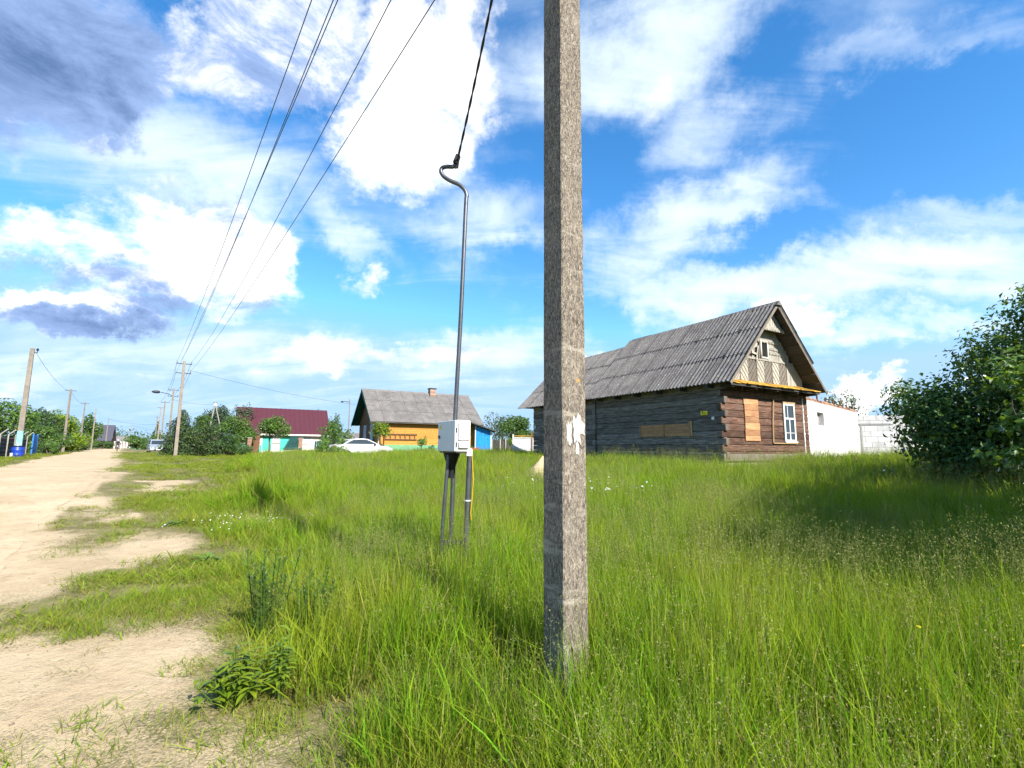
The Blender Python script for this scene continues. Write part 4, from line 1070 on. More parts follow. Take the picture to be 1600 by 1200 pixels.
# ================================================================== vegetation builders
def leaf_arrays(lobes, n, size, seed, long=2.0, up=0.35, shell=0.5, rough=0.25, fold=True, droop=0.0):
    r = np.random.default_rng(seed)
    Lb = np.array(lobes, float); wts = (Lb[:, 3]*Lb[:, 4]*Lb[:, 5])**(2/3); wts /= wts.sum()
    li = r.choice(len(Lb), n, p=wts)
    d = r.normal(size=(n, 3)); d /= np.linalg.norm(d, axis=1)[:, None]
    # clumped: modulate the radius by a few random direction waves per lobe
    ph = r.random((len(Lb), 6)) * 6.28; k = r.normal(size=(len(Lb), 6, 3)) * 3.2
    wave = np.sin(np.einsum('ij,ikj->ik', d, k[li]) + ph[li]).mean(1)
    rad = (shell + (1 - shell) * r.random(n) ** 0.6) * (1 + rough * wave * 1.6) * (1 + 0.10 * r.normal(size=n) * (r.random(n) < 0.25))
    p = Lb[li, :3] + d * Lb[li, 3:] * rad[:, None]
    keep = p[:, 2] > 0.03; p = p[keep]; d = d[keep]; n = len(p)
    nrm = d * 0.8 + r.normal(size=(n, 3)) * 0.55 + np.array([0, 0, up]); nrm /= np.linalg.norm(nrm, axis=1)[:, None]
    ax = r.normal(size=(n, 3)) + np.array([0, 0, -droop]); ax -= nrm * (ax * nrm).sum(1)[:, None]; ax /= np.linalg.norm(ax, axis=1)[:, None]
    sd = np.cross(nrm, ax)
    s = size * r.uniform(0.6, 1.35, n)[:, None]; w = s / long
    b = p - ax * s * 0.5; tip = p + ax * s * 0.5 - nrm * s * 0.12
    if fold:
        mid = p - nrm * w * 0.25
        V = np.stack([b, p - sd*w*0.5 - ax*s*0.02, tip, p + sd*w*0.5 - ax*s*0.02], 1)
        base = np.arange(n)[:, None] * 4
        F = np.concatenate([base + np.array([[0, 1, 2]]), base + np.array([[0, 2, 3]])], 0)
        V[:, 1] += nrm * w * 0.18; V[:, 3] += nrm * w * 0.18
    return V.reshape(-1, 3), F
def branches(m, base, tips, r0, seed, kink=0.15):
    rd = random.Random(seed); base = Vector(base)
    for tpt in tips:
        tpt = Vector(tpt); q = []; rs = []
        for k in range(6):
            f = k / 5; p = base.lerp(tpt, f); p.z += math.sin(f*math.pi) * 0.06 * (tpt - base).length
            if 0 < k < 5: p += Vector((rd.uniform(-1, 1), rd.uniform(-1, 1), rd.uniform(-.5, .5))) * kink * (tpt - base).length * 0.35
            q.append(p); rs.append(r0 * (1 - f*0.82))
        m.tube(q, rs, 6)
paint('bark', (0.12, 0.095, 0.07), 0.95, 0.35, 10, bump=0.7)
paint('pale_bark', (0.42, 0.38, 0.33), 0.95, 0.35, 10, bump=0.6)
leafmat('leaf_mid', (0.055, 0.125, 0.018), (0.14, 0.24, 0.035))
leafmat('leaf_dark', (0.03, 0.075, 0.018), (0.08, 0.15, 0.035))
leafmat('leaf_yellow', (0.12, 0.22, 0.012), (0.32, 0.40, 0.02))
leafmat('leaf_fresh', (0.07, 0.16, 0.02), (0.19, 0.31, 0.03))
leafmat('leaf_blue', (0.045, 0.085, 0.045), (0.11, 0.16, 0.09))
leafmat('leaf_conifer', (0.025, 0.055, 0.018), (0.085, 0.13, 0.03), trans=0.2)
leafmat('leaf_brown', (0.11, 0.045, 0.022), (0.26, 0.13, 0.06), trans=0.25)
leafmat('leaf_deep', (0.026, 0.075, 0.022), (0.085, 0.175, 0.04), trans=0.42, gloss=0.06)
def rand_lobes(w, d, h, n, seed, z0=0.25, rmin=0.25, rmax=0.42):
    rd = random.Random(seed); out = []
    for k in range(n):
        a = rd.uniform(0, 6.28); q = math.sqrt(rd.random()); f = rd.random()
        wz = (1 - 0.55 * max(0, f - 0.35))
        r_ = rd.uniform(rmin, rmax)
        out.append((math.cos(a)*q*w*0.36*wz, math.sin(a)*q*d*0.36*wz, h*(z0 + (1 - z0 - r_*0.6)*f), w*r_*0.62*wz, d*r_*0.62*wz, h*r_*0.55))
    return out
def bush(name, label, cat, x, y, w, d, h, n, size, mat, seed, group=None, nl=11, z0=0.22, trunk=0.05, bark='bark', lobes=None, long=1.9, trunk_h=None, extra=None, droop=0.0, shell=0.5, rough=0.25, z=None):
    z = g1(x, y) if z is None else z
    o = empty(name, (x, y, z), 0, label, cat, group)
    lb = lobes or rand_lobes(w, d, h, nl, seed, z0)
    V, F = leaf_arrays(lb, n, size, seed, long, droop=droop, shell=shell, rough=rough)
    link_mesh('crown', np_mesh('crown', V, F, [MATS[mat]]), o)
    m = MB(); rd = random.Random(seed + 5); top = h * (trunk_h or z0 + 0.1)
    if trunk_h:
        m.tube([(0, 0, -0.15), (rd.uniform(-.05, .05)*h*.2, 0, top*0.5), (rd.uniform(-.06, .06)*h*.3, 0, top)], [trunk*1.25, trunk, trunk*0.85], 8)
        branches(m, (0, 0, top*0.95), [l[:3] for l in lb[:8]], trunk*0.6, seed)
    else:
        branches(m, (0, 0, -0.1), [(l[0], l[1], l[2]) for l in lb[:9]], trunk, seed)
    m.build('trunk' if trunk_h else 'stems', MATS[bark], o, True)
    return o

# ------------------------------------------------------------------ left side of the road
GB = 'bushes and trees behind the left fence'
bush('leafy_tree', 'dense green tree cut by the left edge behind the barrel pole', 'tree', -50.5, 47.5, 8.0, 7.5, 5.6, 5600, 0.30, 'leaf_mid', 11, GB, 14, 0.12)
bush('leafy_tree', 'dark upper tree between the barrel pole and the yellow green bush', 'tree', -61.0, 62.0, 6.5, 6.0, 6.6, 4200, 0.32, 'leaf_dark', 12, GB, 12, 0.2)
bush('yellow_green_bush', 'bright yellow green bush overhanging the left verge of the road', 'bush', -62.3, 66.0, 9.6, 6.4, 5.9, 8000, 0.32, 'leaf_yellow', 13, GB, 18, 0.10)
bush('leafy_shrub', 'green shrub left of the yellow green bush behind the blue gate', 'shrub', -54.0, 55.5, 5.5, 5.0, 3.9, 3800, 0.27, 'leaf_mid', 17, GB, 11, 0.12)
bush('leafy_tree', 'dark green tree right behind the yellow green bush', 'tree', -84.5, 95.0, 7.5, 7, 7.2, 3600, 0.42, 'leaf_mid', 14, GB, 12, 0.10)
bush('roadside_bush', 'low dark bush at the right foot of the yellow green bush', 'bush', -75.5, 84.0, 5.4, 4.5, 3.6, 2600, 0.32, 'leaf_mid', 15, GB, 10, 0.10)
bush('roadside_bush', 'small weedy bush beside the blue gate panel', 'bush', -42.0, 44.0, 2.2, 1.8, 1.5, 1000, 0.17, 'leaf_mid', 16, GB, 7, 0.1)

# blue plastic barrel
bx_, by_ = -34.15, 33.55
bar = empty('barrel', (bx_, by_, g1(bx_, by_)), 0.4, 'blue plastic barrel standing at the foot of the turquoise painted pole', 'barrel')
paint('barrel_blue', (0.012, 0.05, 0.36), 0.4, 0.25, 4, spec=0.4)
m = MB(); m.lathe([(0.30, 0.0), (0.33, 0.03), (0.345, 0.22), (0.36, 0.24), (0.345, 0.27), (0.345, 0.5), (0.36, 0.53), (0.345, 0.56), (0.34, 0.74), (0.31, 0.80)], 22); m.build('drum', MATS['barrel_blue'], bar, True)
m = MB(); m.lathe([(0.345, 0.77), (0.365, 0.775), (0.365, 0.83), (0.33, 0.845), (0.31, 0.80)], 22); m.build('rim', MATS['black_rubber'], bar, True)
m = MB()
for k in range(5):
    a = R(205 + k*10); b = R(205 + (k+1)*10)
    m.add([(0.366*math.cos(a), 0.366*math.sin(a), 0.10), (0.366*math.cos(b), 0.366*math.sin(b), 0.10), (0.366*math.cos(b), 0.366*math.sin(b), 0.34), (0.366*math.cos(a), 0.366*math.sin(a), 0.34)], [(0, 1, 2, 3)])
m.build('paper_label', MATS['paper_white'], bar)

# dark netting fence with bent-top posts, and a blue gate panel
paint('netting', (0.018, 0.02, 0.03), 0.9, 0.4, 4)
paint('fence_post', (0.30, 0.28, 0.25), 0.9, 0.25, 6)
paint('gate_blue', (0.02, 0.16, 0.50), 0.6, 0.3, 3)
def ro(o, s): return (NX*o + DX*s, NY*o + DY*s)
fz = g1(*ro(-6.4, 50))
fence = empty('netting_fence', (*ro(-6.4, 50.0), fz), R(38.7 + 90), 'dark netting fence with bent topped posts left of the blue barrel', 'fence')
for k in range(6):
    xx = -6.6 + k * 2.9
    m = MB(); m.tube([(xx, 0, -0.2), (xx, 0, 1.62), (xx, -0.34, 1.98)], 0.042, 6); m.build('post', MATS['fence_post'], fence)
m = MB(); m.box(-7.4, 9.2, 0.07, 0.085, 0.1, 1.45); m.build('netting', MATS['netting'], fence)
for k in range(5):
    m = MB(); m.tube([(-7.4, 0.05, 0.25 + k*0.28), (9.2, 0.05, 0.25 + k*0.28)], 0.012, 4); m.build('rail_wire', MATS['fence_post'], fence)
gate = empty('blue_gate', (*ro(-6.2, 60.2), fz), R(38.7 + 90), 'blue slatted gate panel behind the turquoise painted pole', 'gate')
for k in range(12):
    m = MB(); m.box(-0.55 + k*0.2, -0.55 + k*0.2 + 0.15, -0.012, 0.012, 0.1, 1.75); m.build('slat', MATS['gate_blue'], gate)
for zz in (0.4, 1.45):
    m = MB(); m.box(-0.6, 1.95, 0.014, 0.05, zz, zz + 0.07); m.build('rail', MATS['gate_blue'], gate)
for xx in (-0.72, 1.9):
    m = MB(); m.box(xx, xx + 0.09, -0.04, 0.05, -0.1, 1.9); m.build('gate_post', MATS['gate_blue'], gate)

# ------------------------------------------------------------------ generic gabled house pieces
def gable_roof(parent, L, W, ez, rz_, ovx, ovy, mat, th=0.07, soffit='soffit_board', name='roof'):
    """ridge along x; returns the roof root"""
    rf = empty(name, (0, 0, 0)); rf.parent = parent
    k = (rz_ - ez) / (W/2)
    e0 = ez - k * ovy
    for s in (-1, 1):
        yo = -ovy if s < 0 else W + ovy
        m = MB(); x0, x1 = -ovx, L + ovx; c = W/2
        P = [(yo, e0), (c, rz_), (c, rz_ + th*1.3), (yo, e0 + th*1.3)]
        m.prism(P if s < 0 else P[::-1], x0, x1, 'x'); m.build('slope', MATS[mat], rf)
    return rf, k, e0
def win(parent, x, z, w, h, frame='old_white', pane='window_glass', y=-0.02, bars=1, plane='y'):
    o = empty('window', (0, 0, 0)); o.parent = parent
    def bx3(m, a, b, d0, d1, c, d): 
        if plane == 'y': m.box(a, b, d0, d1, c, d)
        else: m.box(d0, d1, a, b, c, d)
    m = MB(); t_ = 0.09
    bx3(m, x, x + t_, y - .05, y, z, z + h); bx3(m, x + w - t_, x + w, y - .05, y, z, z + h); bx3(m, x + t_, x + w - t_, y - .05, y, z, z + t_); bx3(m, x + t_, x + w - t_, y - .05, y, z + h - t_, z + h)
    for k in range(bars):
        c = x + t_ + (w - 2*t_)*(k + 1)/(bars + 1); bx3(m, c - .025, c + .025, y - .045, y, z + t_, z + h - t_)
    m.build('frame', MATS[frame], o)
    m = MB(); bx3(m, x + t_, x + w - t_, y - .02, y - .012, z + t_, z + h - t_); m.build('pane', MATS[pane], o)
    m = MB(); bx3(m, x - .05, x + w + .05, y - .10, y, z - .06, z - .003); m.build('sill', MATS[frame], o)
    return o
# ------------------------------------------------------------------ orange plank house
paint('plank_orange', (0.50, 0.235, 0.045), 0.7, 0.22, 5, bump=0.2, rnd=(0.85, 1.12))
paint('plank_brown', (0.16, 0.075, 0.04), 0.8, 0.3, 5)
paint('dark_green', (0.01, 0.065, 0.06), 0.7, 0.25, 4)
paint('plinth_green', (0.14, 0.33, 0.18), 0.8, 0.25, 4)
paint('pale_blue_trim', (0.45, 0.58, 0.66), 0.7, 0.2, 6)
oh = empty('plank_house', (-10.64, 38.0, 0.76), R(30), 'orange plank house with grey slate roof and brick chimney', 'house')
OL, OW, OE, OR = 8.6, 6.0, 2.86, 5.45
m = MB(); m.box(-0.04, OL + 0.04, -0.04, OW + 0.04, -0.4, 0.92); m.build('plinth', MATS['plinth_green'], oh)
m = MB(); m.box(0.03, OL - 0.03, 0.03, OW - 0.03, 0.9, OE); m.build('wall_core', MATS['plank_brown'], oh)
fw = empty('front_wall', (0, 0, 0)); fw.parent = oh
nb = 14
for k in range(nb):
    z = 0.925 + k * (OE - 0.93) / nb
    m = MB(); m.box(0.05, OL, -0.012 - 0.004*(k % 2), 0.028, z, z + (OE - 0.93)/nb - 0.012); m.build('plank', MATS['plank_orange'], fw)
m = MB(); m.box(-0.06, 0.05, -0.05, 0.06, 0.92, OE); m.build('corner_board', MATS['plank_orange'], oh)
m = MB(); m.box(OL - 0.02, OL + 0.1, -0.05, 0.06, 0.92, OE); m.build('corner_board', MATS['pale_blue_trim'], oh)
gwl = empty('gable_wall', (0, 0, 0)); gwl.parent = oh
for k in range(12):
    z = 0.925 + k * 0.16
    m = MB(); m.box(-0.014, 0.028, 0.07, OW - 0.05, z, z + 0.15); m.build('plank', MATS['plank_brown'], gwl)
rf, kk, e0 = gable_roof(oh, OL, OW, OE + 0.15, OR, 0.62, 0.45, 'grey_slate', 0.05)
m = MB(); m.prism([(0.1, OE), (OW - 0.1, OE), (OW/2, OR - 0.15)], 0.0, 0.05, 'x'); m.build('gable_boards', MATS['plank_brown'], oh)
m = MB(); m.prism([(0.9, 3.1), (1.6, 3.1), (2.4, 4.2), (2.2, 4.4)], -0.03, -0.002, 'x'); m.build('gable_panel', MATS['dark_green'], oh)
th2 = math.atan2(OR - e0, OW/2 + 0.45); sl2 = math.hypot(OR - e0, OW/2 + 0.45)
sm2 = sheet_mesh(1.12, sl2/3 + 0.1, 8, 0.022, 'roof_sheet', 'grey_slate')
for s in (-1, 1):
    for r_ in range(3):
        for c_ in range(9):
            v0 = sl2 * r_/3; lift = 0.10 + 0.012*r_ + random.uniform(0, .008); xx = -0.64 + c_ * 1.09
            if s < 0: M = Matrix.Translation((xx + 1.12, -0.45 + math.cos(th2)*v0 - math.sin(th2)*lift, e0 + math.sin(th2)*v0 + math.cos(th2)*lift)) @ Matrix.Rotation(R(90), 4, 'Z') @ Matrix.Rotation(-th2 + 0.006, 4, 'Y')
            else: M = Matrix.Translation((xx, OW + 0.45 - math.cos(th2)*v0 + math.sin(th2)*lift, e0 + math.sin(th2)*v0 + math.cos(th2)*lift)) @ Matrix.Rotation(R(-90), 4, 'Z') @ Matrix.Rotation(-th2 + 0.006, 4, 'Y')
            o = link_mesh('roof_sheet', sm2, rf); o.matrix_local = M @ Matrix.Diagonal((1 if r_ < 2 else 0.95, 1.0, 1, 1))
m = MB(); m.add([(-0.66, OW/2 - 0.2, OR + 0.0), (-0.66, OW/2, OR + 0.20), (-0.66, OW/2 + 0.2, OR), (OL + 0.66, OW/2 - 0.2, OR), (OL + 0.66, OW/2, OR + 0.20), (OL + 0.66, OW/2 + 0.2, OR)], [(0, 1, 4, 3), (1, 2, 5, 4), (0, 2, 1), (3, 4, 5), (0, 3, 5, 2)]); m.build('ridge_cap', MATS['grey_slate'], rf)
for s in (-1, 1):
    P = [(-0.45 if s < 0 else OW + 0.45, e0 - 0.14), (OW/2, OR - 0.14), (OW/2, OR + 0.07), (-0.45 if s < 0 else OW + 0.45, e0 + 0.07)]
    m = MB(); m.prism(P if s < 0 else P[::-1], -0.66, -0.625, 'x'); m.build('verge_board', MATS['dark_green'], rf)
    P = [(-0.40 if s < 0 else OW + 0.40, e0 + 0.0), (OW/2, OR - 0.06), (OW/2, OR - 0.02), (-0.40 if s < 0 else OW + 0.40, e0 + 0.03)]
    m = MB(); m.prism([(a, b - 0.03) for a, b in (P if s < 0 else P[::-1])], -0.62, 0.0, 'x'); m.build('soffit', MATS['dark_green'], rf)
ch = empty('chimney', (0, 0, 0)); ch.parent = oh
for k in range(10):
    m = MB(); m.bbox(5.3, 5.85, 2.6, 3.15, 5.12 + k*0.085, 5.12 + k*0.085 + 0.078, 0.008); m.build('brick_course', MATS['brick' if k % 4 else 'plinth'], ch)
m = MB(); m.bbox(5.24, 5.91, 2.54, 3.21, 5.97, 6.05, 0.01); m.build('cap', MATS['black_metal'], ch)
win(oh, 0.95, 1.3, 0.85, 1.25, 'pale_blue_trim', 'curtain_glass', y=-0.015, plane='x'); win(oh, 3.3, 1.3, 0.85, 1.25, 'pale_blue_trim', 'curtain_glass', y=-0.015, plane='x')
lad = empty('ladder', (-10.64 + 0.866*0.55 + 0.5*0.09, 38.0 + 0.5*0.55 - 0.866*0.09, 0.76), R(30), 'wooden ladder hung sideways on the orange plank wall', 'ladder')
for zz in (1.33, 1.74):
    m = MB(); m.box(0, 2.75, -0.03, 0.03, zz, zz + 0.07); m.build('rail', MATS['plank_brown'], lad)
for k in range(7):
    m = MB(); m.box(0.12 + k*0.4, 0.18 + k*0.4, -0.02, 0.02, 1.401, 1.739); m.build('rung', MATS['plank_brown'], lad)
m = MB(); m.box(0.0, 0.06, -0.075, -0.031, -0.5, 1.8); m.build('stake', MATS['rust'], lad)

# blue shed leaning on the right end of the orange house
paint('shed_blue', (0.012, 0.24, 0.62), 0.6, 0.15, 4, rnd=(0.9, 1.1))
sx_, sy_ = -3.10, 41.6
shed = empty('blue_shed', (sx_, sy_, 0.76), R(6), 'bright blue board shed with sloping dark roof beside the orange house', 'shed')
for k in range(9):
    a = 0.06 + k * 0.135
    m = MB(); m.prism([(a, 0.15), (a + 0.128, 0.15), (a + 0.128, 2.62 - 0.33*(a + .128)), (a, 2.62 - 0.33*a)][::1], -0.02 - 0.004*(k % 2), 0.02, 'y'); m.build('board', MATS['shed_blue'], shed)
m = MB(); m.prism([(0.05, 0.1), (1.27, 0.1), (1.27, 2.16), (0.05, 2.56)], 0.03, 1.6, 'y'); m.build('shed_body', MATS['shed_blue'], shed)
for xx, hh_ in ((-0.06, 2.62), (1.28, 2.2)):
    m = MB(); m.box(xx, xx + 0.09, -0.05, 0.05, 0.0, hh_); m.build('corner_post', MATS['pale_blue_trim'], shed)
m = MB(); m.box(-0.06, 1.37, -0.06, -0.03, 0.0, 0.12); m.build('sill', MATS['pale_blue_trim'], shed)
m = MB(); m.prism([(-0.5, 2.86), (1.75, 2.10), (1.75, 2.20), (-0.5, 2.96)], -0.45, 1.9, 'y'); m.build('roof', MATS['soffit_board'], shed)
m = MB()
for (a, b, c, d) in ((0.42, 0.5, 1.95, 2.1), (0.55, 0.62, 2.05, 2.12), (0.72, 0.76, 1.85, 1.95), (0.9, 0.96, 1.8, 1.88), (1.05, 1.09, 1.78, 1.9), (1.0, 1.05, 1.45, 1.52)): m.box(a, b, -0.03, -0.025, c, d)
m.build('dark_marks', MATS['ink_black'], shed)
paint('crate_red', (0.42, 0.06, 0.03), 0.7, 0.3, 6)
cr = empty('red_crate', (-3.35, 40.6, 0.76), R(15), 'stacked red crate standing before the blue shed', 'crate')
for k in range(5):
    for yy in (0, 0.42):
        m = MB(); m.box(0, 0.62, yy, yy + 0.03, 0.06 + k*0.14, 0.06 + k*0.14 + 0.11); m.build('slat', MATS['crate_red'], cr)
for (xx, yy) in ((0.0, 0.032), (0.57, 0.032), (0.0, 0.37), (0.57, 0.37)):
    m = MB(); m.box(xx, xx + 0.05, yy, yy + 0.05, 0, 0.8); m.build('corner_post', MATS['crate_red'], cr)
yb = empty('yellow_chair', (-4.35, 40.4, 0.76), R(-20), 'yellowish wooden chair beside the red crate', 'chair')
for (xx, yy, hh_) in ((0, 0, 0.45), (0.4, 0, 0.45), (0, 0.4, 1.25), (0.4, 0.4, 1.25)):
    m = MB(); m.box(xx, xx + 0.07, yy, yy + 0.07, 0, hh_); m.build('leg', MATS['plank_orange'], yb)
m = MB(); m.box(-0.03, 0.5, -0.03, 0.39, 0.452, 0.50); m.build('seat', MATS['plank_orange'], yb)
m = MB(); m.box(0.0, 0.47, 0.39, 0.398, 0.8, 1.22); m.build('backrest', MATS['plank_orange'], yb)

# ------------------------------------------------------------------ maroon roofed house
paint('maroon_metal', (0.075, 0.020, 0.030), 0.55, 0.10, 3, spec=0.25, rnd=(1, 1))
paint('wall_white', (0.64, 0.62, 0.56), 0.85, 0.15, 4)
paint('turquoise', (0.06, 0.46, 0.36), 0.7, 0.15, 5)
mh_ = empty('maroon_roof_house', (-29.3, 52.0, 0.78), R(30), 'low white and turquoise house under a maroon metal roof', 'house')
ML, MW, ME, MR = 8.7, 5.6, 2.3, 5.05
m = MB(); m.box(0, ML, 0, MW, -0.3, ME); m.build('wall', MATS['wall_white'], mh_)
rfm, km, em = gable_roof(mh_, ML, MW, ME + 0.12, MR, 0.5, 0.45, 'maroon_metal', 0.05)
for k in range(20):
    xx = -0.48 + k * 0.5
    for s in (-1, 1):
        yo = -0.45 if s < 0 else MW + 0.45
        P = [(yo, em + 0.066), (MW/2, MR + 0.066), (MW/2, MR + 0.10), (yo, em + 0.10)]
        m = MB(); m.prism(P if s < 0 else P[::-1], xx, xx + 0.05, 'x'); m.build('seam', MATS['maroon_metal'], rfm)
m = MB(); m.box(-0.5, ML + 0.5, -0.50, -0.455, em - 0.10, em + 0.06); m.build('eave_board', MATS['wall_white'], rfm)
m = MB(); m.prism([(0.05, ME), (MW - 0.05, ME), (MW/2, MR - 0.1)], 0.0, 0.06, 'x'); m.build('gable_boards', MATS['turquoise'], mh_)
for (a, b) in ((2.25, 3.15), (3.99, 5.03)):
    pn = empty('turquoise_panel', (0, 0, 0)); pn.parent = mh_
    for k in range(8):
        m = MB(); m.box(a, b, -0.035, -0.002, 0.25 + k*0.25, 0.25 + k*0.25 + 0.235); m.build('plank', MATS['turquoise'], pn)
m = MB(); m.box(0.1, 2.2, -0.03, -0.002, 0.1, 0.85); m.build('turquoise_dado', MATS['turquoise'], mh_)
win(mh_, 1.35, 1.15, 0.85, 0.95, 'wall_white', 'curtain_glass'); win(mh_, 3.25, 1.15, 0.70, 0.95, 'wall_white', 'curtain_glass'); win(mh_, 5.82, 1.0, 1.5, 1.02, 'wall_white', 'curtain_glass', bars=2)
m = MB(); m.box(5.05, 5.12, -0.05, -0.002, 0.1, 2.25); m.build('downpipe', MATS['black_metal'], mh_)
shd = empty('dark_porch', (-27.35, 50.6, 0.78), R(30), 'dark lean-to porch at the left end of the maroon roofed house', 'porch')
m = MB(); m.box(0, 0.9, 0, 1.2, -0.1, 1.95); m.build('porch_body', MATS['plank_brown'], shd)
m = MB(); m.box(-0.1, 1.0, -0.12, 1.3, 1.951, 2.05); m.build('porch_roof', MATS['soffit_board'], shd)
bk = MB(); bk.bbox(-0.19, 0.19, -0.19, 0.19, 0, 0.13, 0.01); bkm = bk.mesh('brick_course', MATS['brick'])
for (xx, lab) in ((-26.0, 'left brick red gate pillar before the white house wall'), (-20.95, 'right brick red gate pillar beside the green slatted well cover')):
    pl_ = empty('brick_pillar', (xx, 48.0, 0.78), R(30), lab, 'pillar', 'brick gate pillars')
    for k in range(11): link_mesh('brick_course', bkm, pl_, (0, 0, -0.05 + k*0.14))
    m = MB(); m.bbox(-0.23, 0.23, -0.23, 0.23, 1.492, 1.55, 0.01); m.build('cap', MATS['plinth'], pl_)
# green slatted well cover (gable-shaped)
wl = empty('well_cover', (-21.7, 48.1, 0.78), R(24), 'dark green slatted well cover shaped like a little roof', 'well cover')
for k in range(9):
    f = k / 9; hw = 0.86 - 0.62*f
    for s in (-1, 1):
        yy = s * (0.62 - 0.52*f)
        m = MB(); m.box(-hw, hw, yy - 0.02, yy + 0.02, 0.42 + k*0.145, 0.42 + k*0.145 + 0.12); m.build('slat', MATS['dark_green'], wl)
m = MB(); m.box(-0.24, 0.24, -0.12, 0.12, 1.735, 1.79); m.build('ridge_board', MATS['dark_green'], wl)
m = MB(); m.box(-0.80, 0.80, -0.55, 0.55, -0.1, 0.42); m.build('well_ring', MATS['plinth'], wl)
m = MB(); m.prism([(-0.8, 0.42), (0.8, 0.42), (0.2, 1.7), (-0.2, 1.7)], -0.08, 0.08, 'y'); m.build('well_core', MATS['dark_green'], wl)

# yellow shed roof glimpse and green fence right of the maroon house
ysh = empty('yellow_shed', (-18.9, 55.5, 0.8), R(30), 'small yellow shed seen between the two village houses', 'shed')
m = MB(); m.box(0, 3.0, 0, 2.5, -0.1, 1.7); m.build('wall', MATS['plank_orange'], ysh)
m = MB(); m.prism([(-0.3, 1.6), (2.8, 2.3), (2.8, 2.38), (-0.3, 1.68)], -0.25, 3.25, 'x'); m.build('roof', MATS['grey_slate'], ysh)
gf = empty('green_board_fence', (-20.6, 50.6, 0.8), R(30), 'dark green board fence right of the maroon roofed house', 'fence')
for k in range(16):
    m = MB(); m.box(k*0.22, k*0.22 + 0.19, -0.015, 0.015, 0.0, 1.25 + 0.04*(k % 3)); m.build('board', MATS['dark_green'], gf)
for zz in (0.3, 0.95):
    m = MB(); m.box(0, 3.5, 0.017, 0.06, zz, zz + 0.08); m.build('rail', MATS['dark_green'], gf)
# slim lamp pole between the houses
lp = empty('street_lamp', (-18.6, 55.0, 0.8), 0, 'slim metal lamp pole rising between the maroon and slate roofs', 'street lamp')
m = MB(); m.tube([(0, 0, -0.2), (0, 0, 3), (-0.05, 0, 6.1)], [0.09, 0.07, 0.055], 8); m.build('pole', MATS['far_concrete'], lp)
m = MB(); m.tube([(-0.05, 0, 5.75), (-0.4, 0, 5.85), (-0.75, 0, 5.85)], 0.03, 6); m.build('arm', MATS['black_metal'], lp)
m = MB(); m.lathe([(0.03, -0.15), (0.09, 0.0), (0.06, 0.2)], 8, (-0.85, 0, 5.83), Matrix.Rotation(R(-90), 3, 'Y')); m.build('lamp_head', MATS['black_metal'], lp)
# white bracket frame (inverted V) sticking out of the bushes
br = empty('bracket_frame', (-32.2, 52.0, 0.78), 0.2, 'white inverted V pole frame sticking out above the bushes', 'pole frame')
for (xb, sg_) in ((-0.55, 1), (1.15, 1)):
    m = MB(); m.tube([(xb, 0, -0.1), (xb*0.62, 0, 2.6), (0.05*sg_*(1 if xb > 0 else -1), 0, 5.0)], [0.075, 0.065, 0.055], 7); m.build('leg', MATS['fence_post'], br)
m = MB(); m.lathe([(0.05, 4.9), (0.14, 5.0), (0.14, 5.2), (0.05, 5.35)], 9); m.build('head', MATS['old_white'], br)
m = MB(); m.tube([(-0.2, 0, 5.32), (0.12, 0, 5.42)], 0.04, 6); m.build('insulator', MATS['black_metal'], br)

# greyish picket fence behind the shrubs
pf = empty('picket_fence', (-33.2, 49.0, 0.62), R(25), 'weathered grey picket fence showing between the shrubs', 'fence')
for k in range(24):
    m = MB(); h_ = 1.35 + 0.06*math.sin(k*2.1); m.prism([(k*0.13, 0), (k*0.13 + 0.09, 0), (k*0.13 + 0.09, h_), (k*0.13 + 0.045, h_ + 0.07), (k*0.13, h_)], -0.012, 0.012, 'y'); m.build('picket', MATS['old_white'], pf)
for zz in (0.35, 1.05):
    m = MB(); m.box(0, 3.15, 0.013, 0.05, zz, zz + 0.07); m.build('rail', MATS['grey_board'], pf)

# shrubs and trees round the two houses
GV = 'shrubs and trees around the village houses'
con = [(0.1*math.sin(k*2), 0.1*math.cos(k*3), 0.35 + k*0.42, 1.75*(1 - (k/9.5)**1.25) + 0.12, 1.6*(1 - (k/9.5)**1.25) + 0.12, 0.42) for k in range(9)]
bush('conifer', 'dark bushy conifer right behind the bare concrete pole', 'conifer', -28.9, 42.2, 3.4, 3.4, 4.2, 5200, 0.24, 'leaf_conifer', 31, GV, lobes=con, long=3.2, trunk_h=0.5, trunk=0.10, droop=1.2, shell=0.35)
bush('rounded_conifer', 'lower mossy green conifer at the right of the bare pole', 'conifer', -27.4, 43.0, 3.2, 3.0, 3.0, 4000, 0.22, 'leaf_conifer', 32, GV, 10, 0.12, long=2.8, droop=1.0)
bush('leafy_shrub', 'tall leafy shrub under the white inverted V frame', 'shrub', -31.0, 50.2, 6.0, 4.2, 4.4, 5200, 0.22, 'leaf_mid', 33, GV, 14, 0.2)
bush('leafy_tree', 'blue green tree behind the white inverted V frame', 'tree', -34.0, 56.0, 5.0, 4.5, 5.9, 3800, 0.26, 'leaf_blue', 34, GV, 11, 0.3)
bush('leafy_tree', 'thin topped tree at the left end of the maroon roof', 'tree', -30.0, 54.0, 3.6, 3.2, 6.1, 2400, 0.22, 'leaf_blue', 35, GV, 10, 0.3, rough=0.4)
bush('leafy_shrub', 'green shrub covering the left part of the maroon roof', 'shrub', -27.8, 48.6, 4.2, 3.4, 4.2, 4200, 0.2, 'leaf_mid', 36, GV, 12, 0.3)
bush('round_crown_tree', 'small round crowned tree before the maroon roof', 'tree', -23.6, 47.2, 4.2, 3.4, 4.0, 3600, 0.19, 'leaf_mid', 37, GV, 11, 0.55, trunk_h=0.42, trunk=0.08)
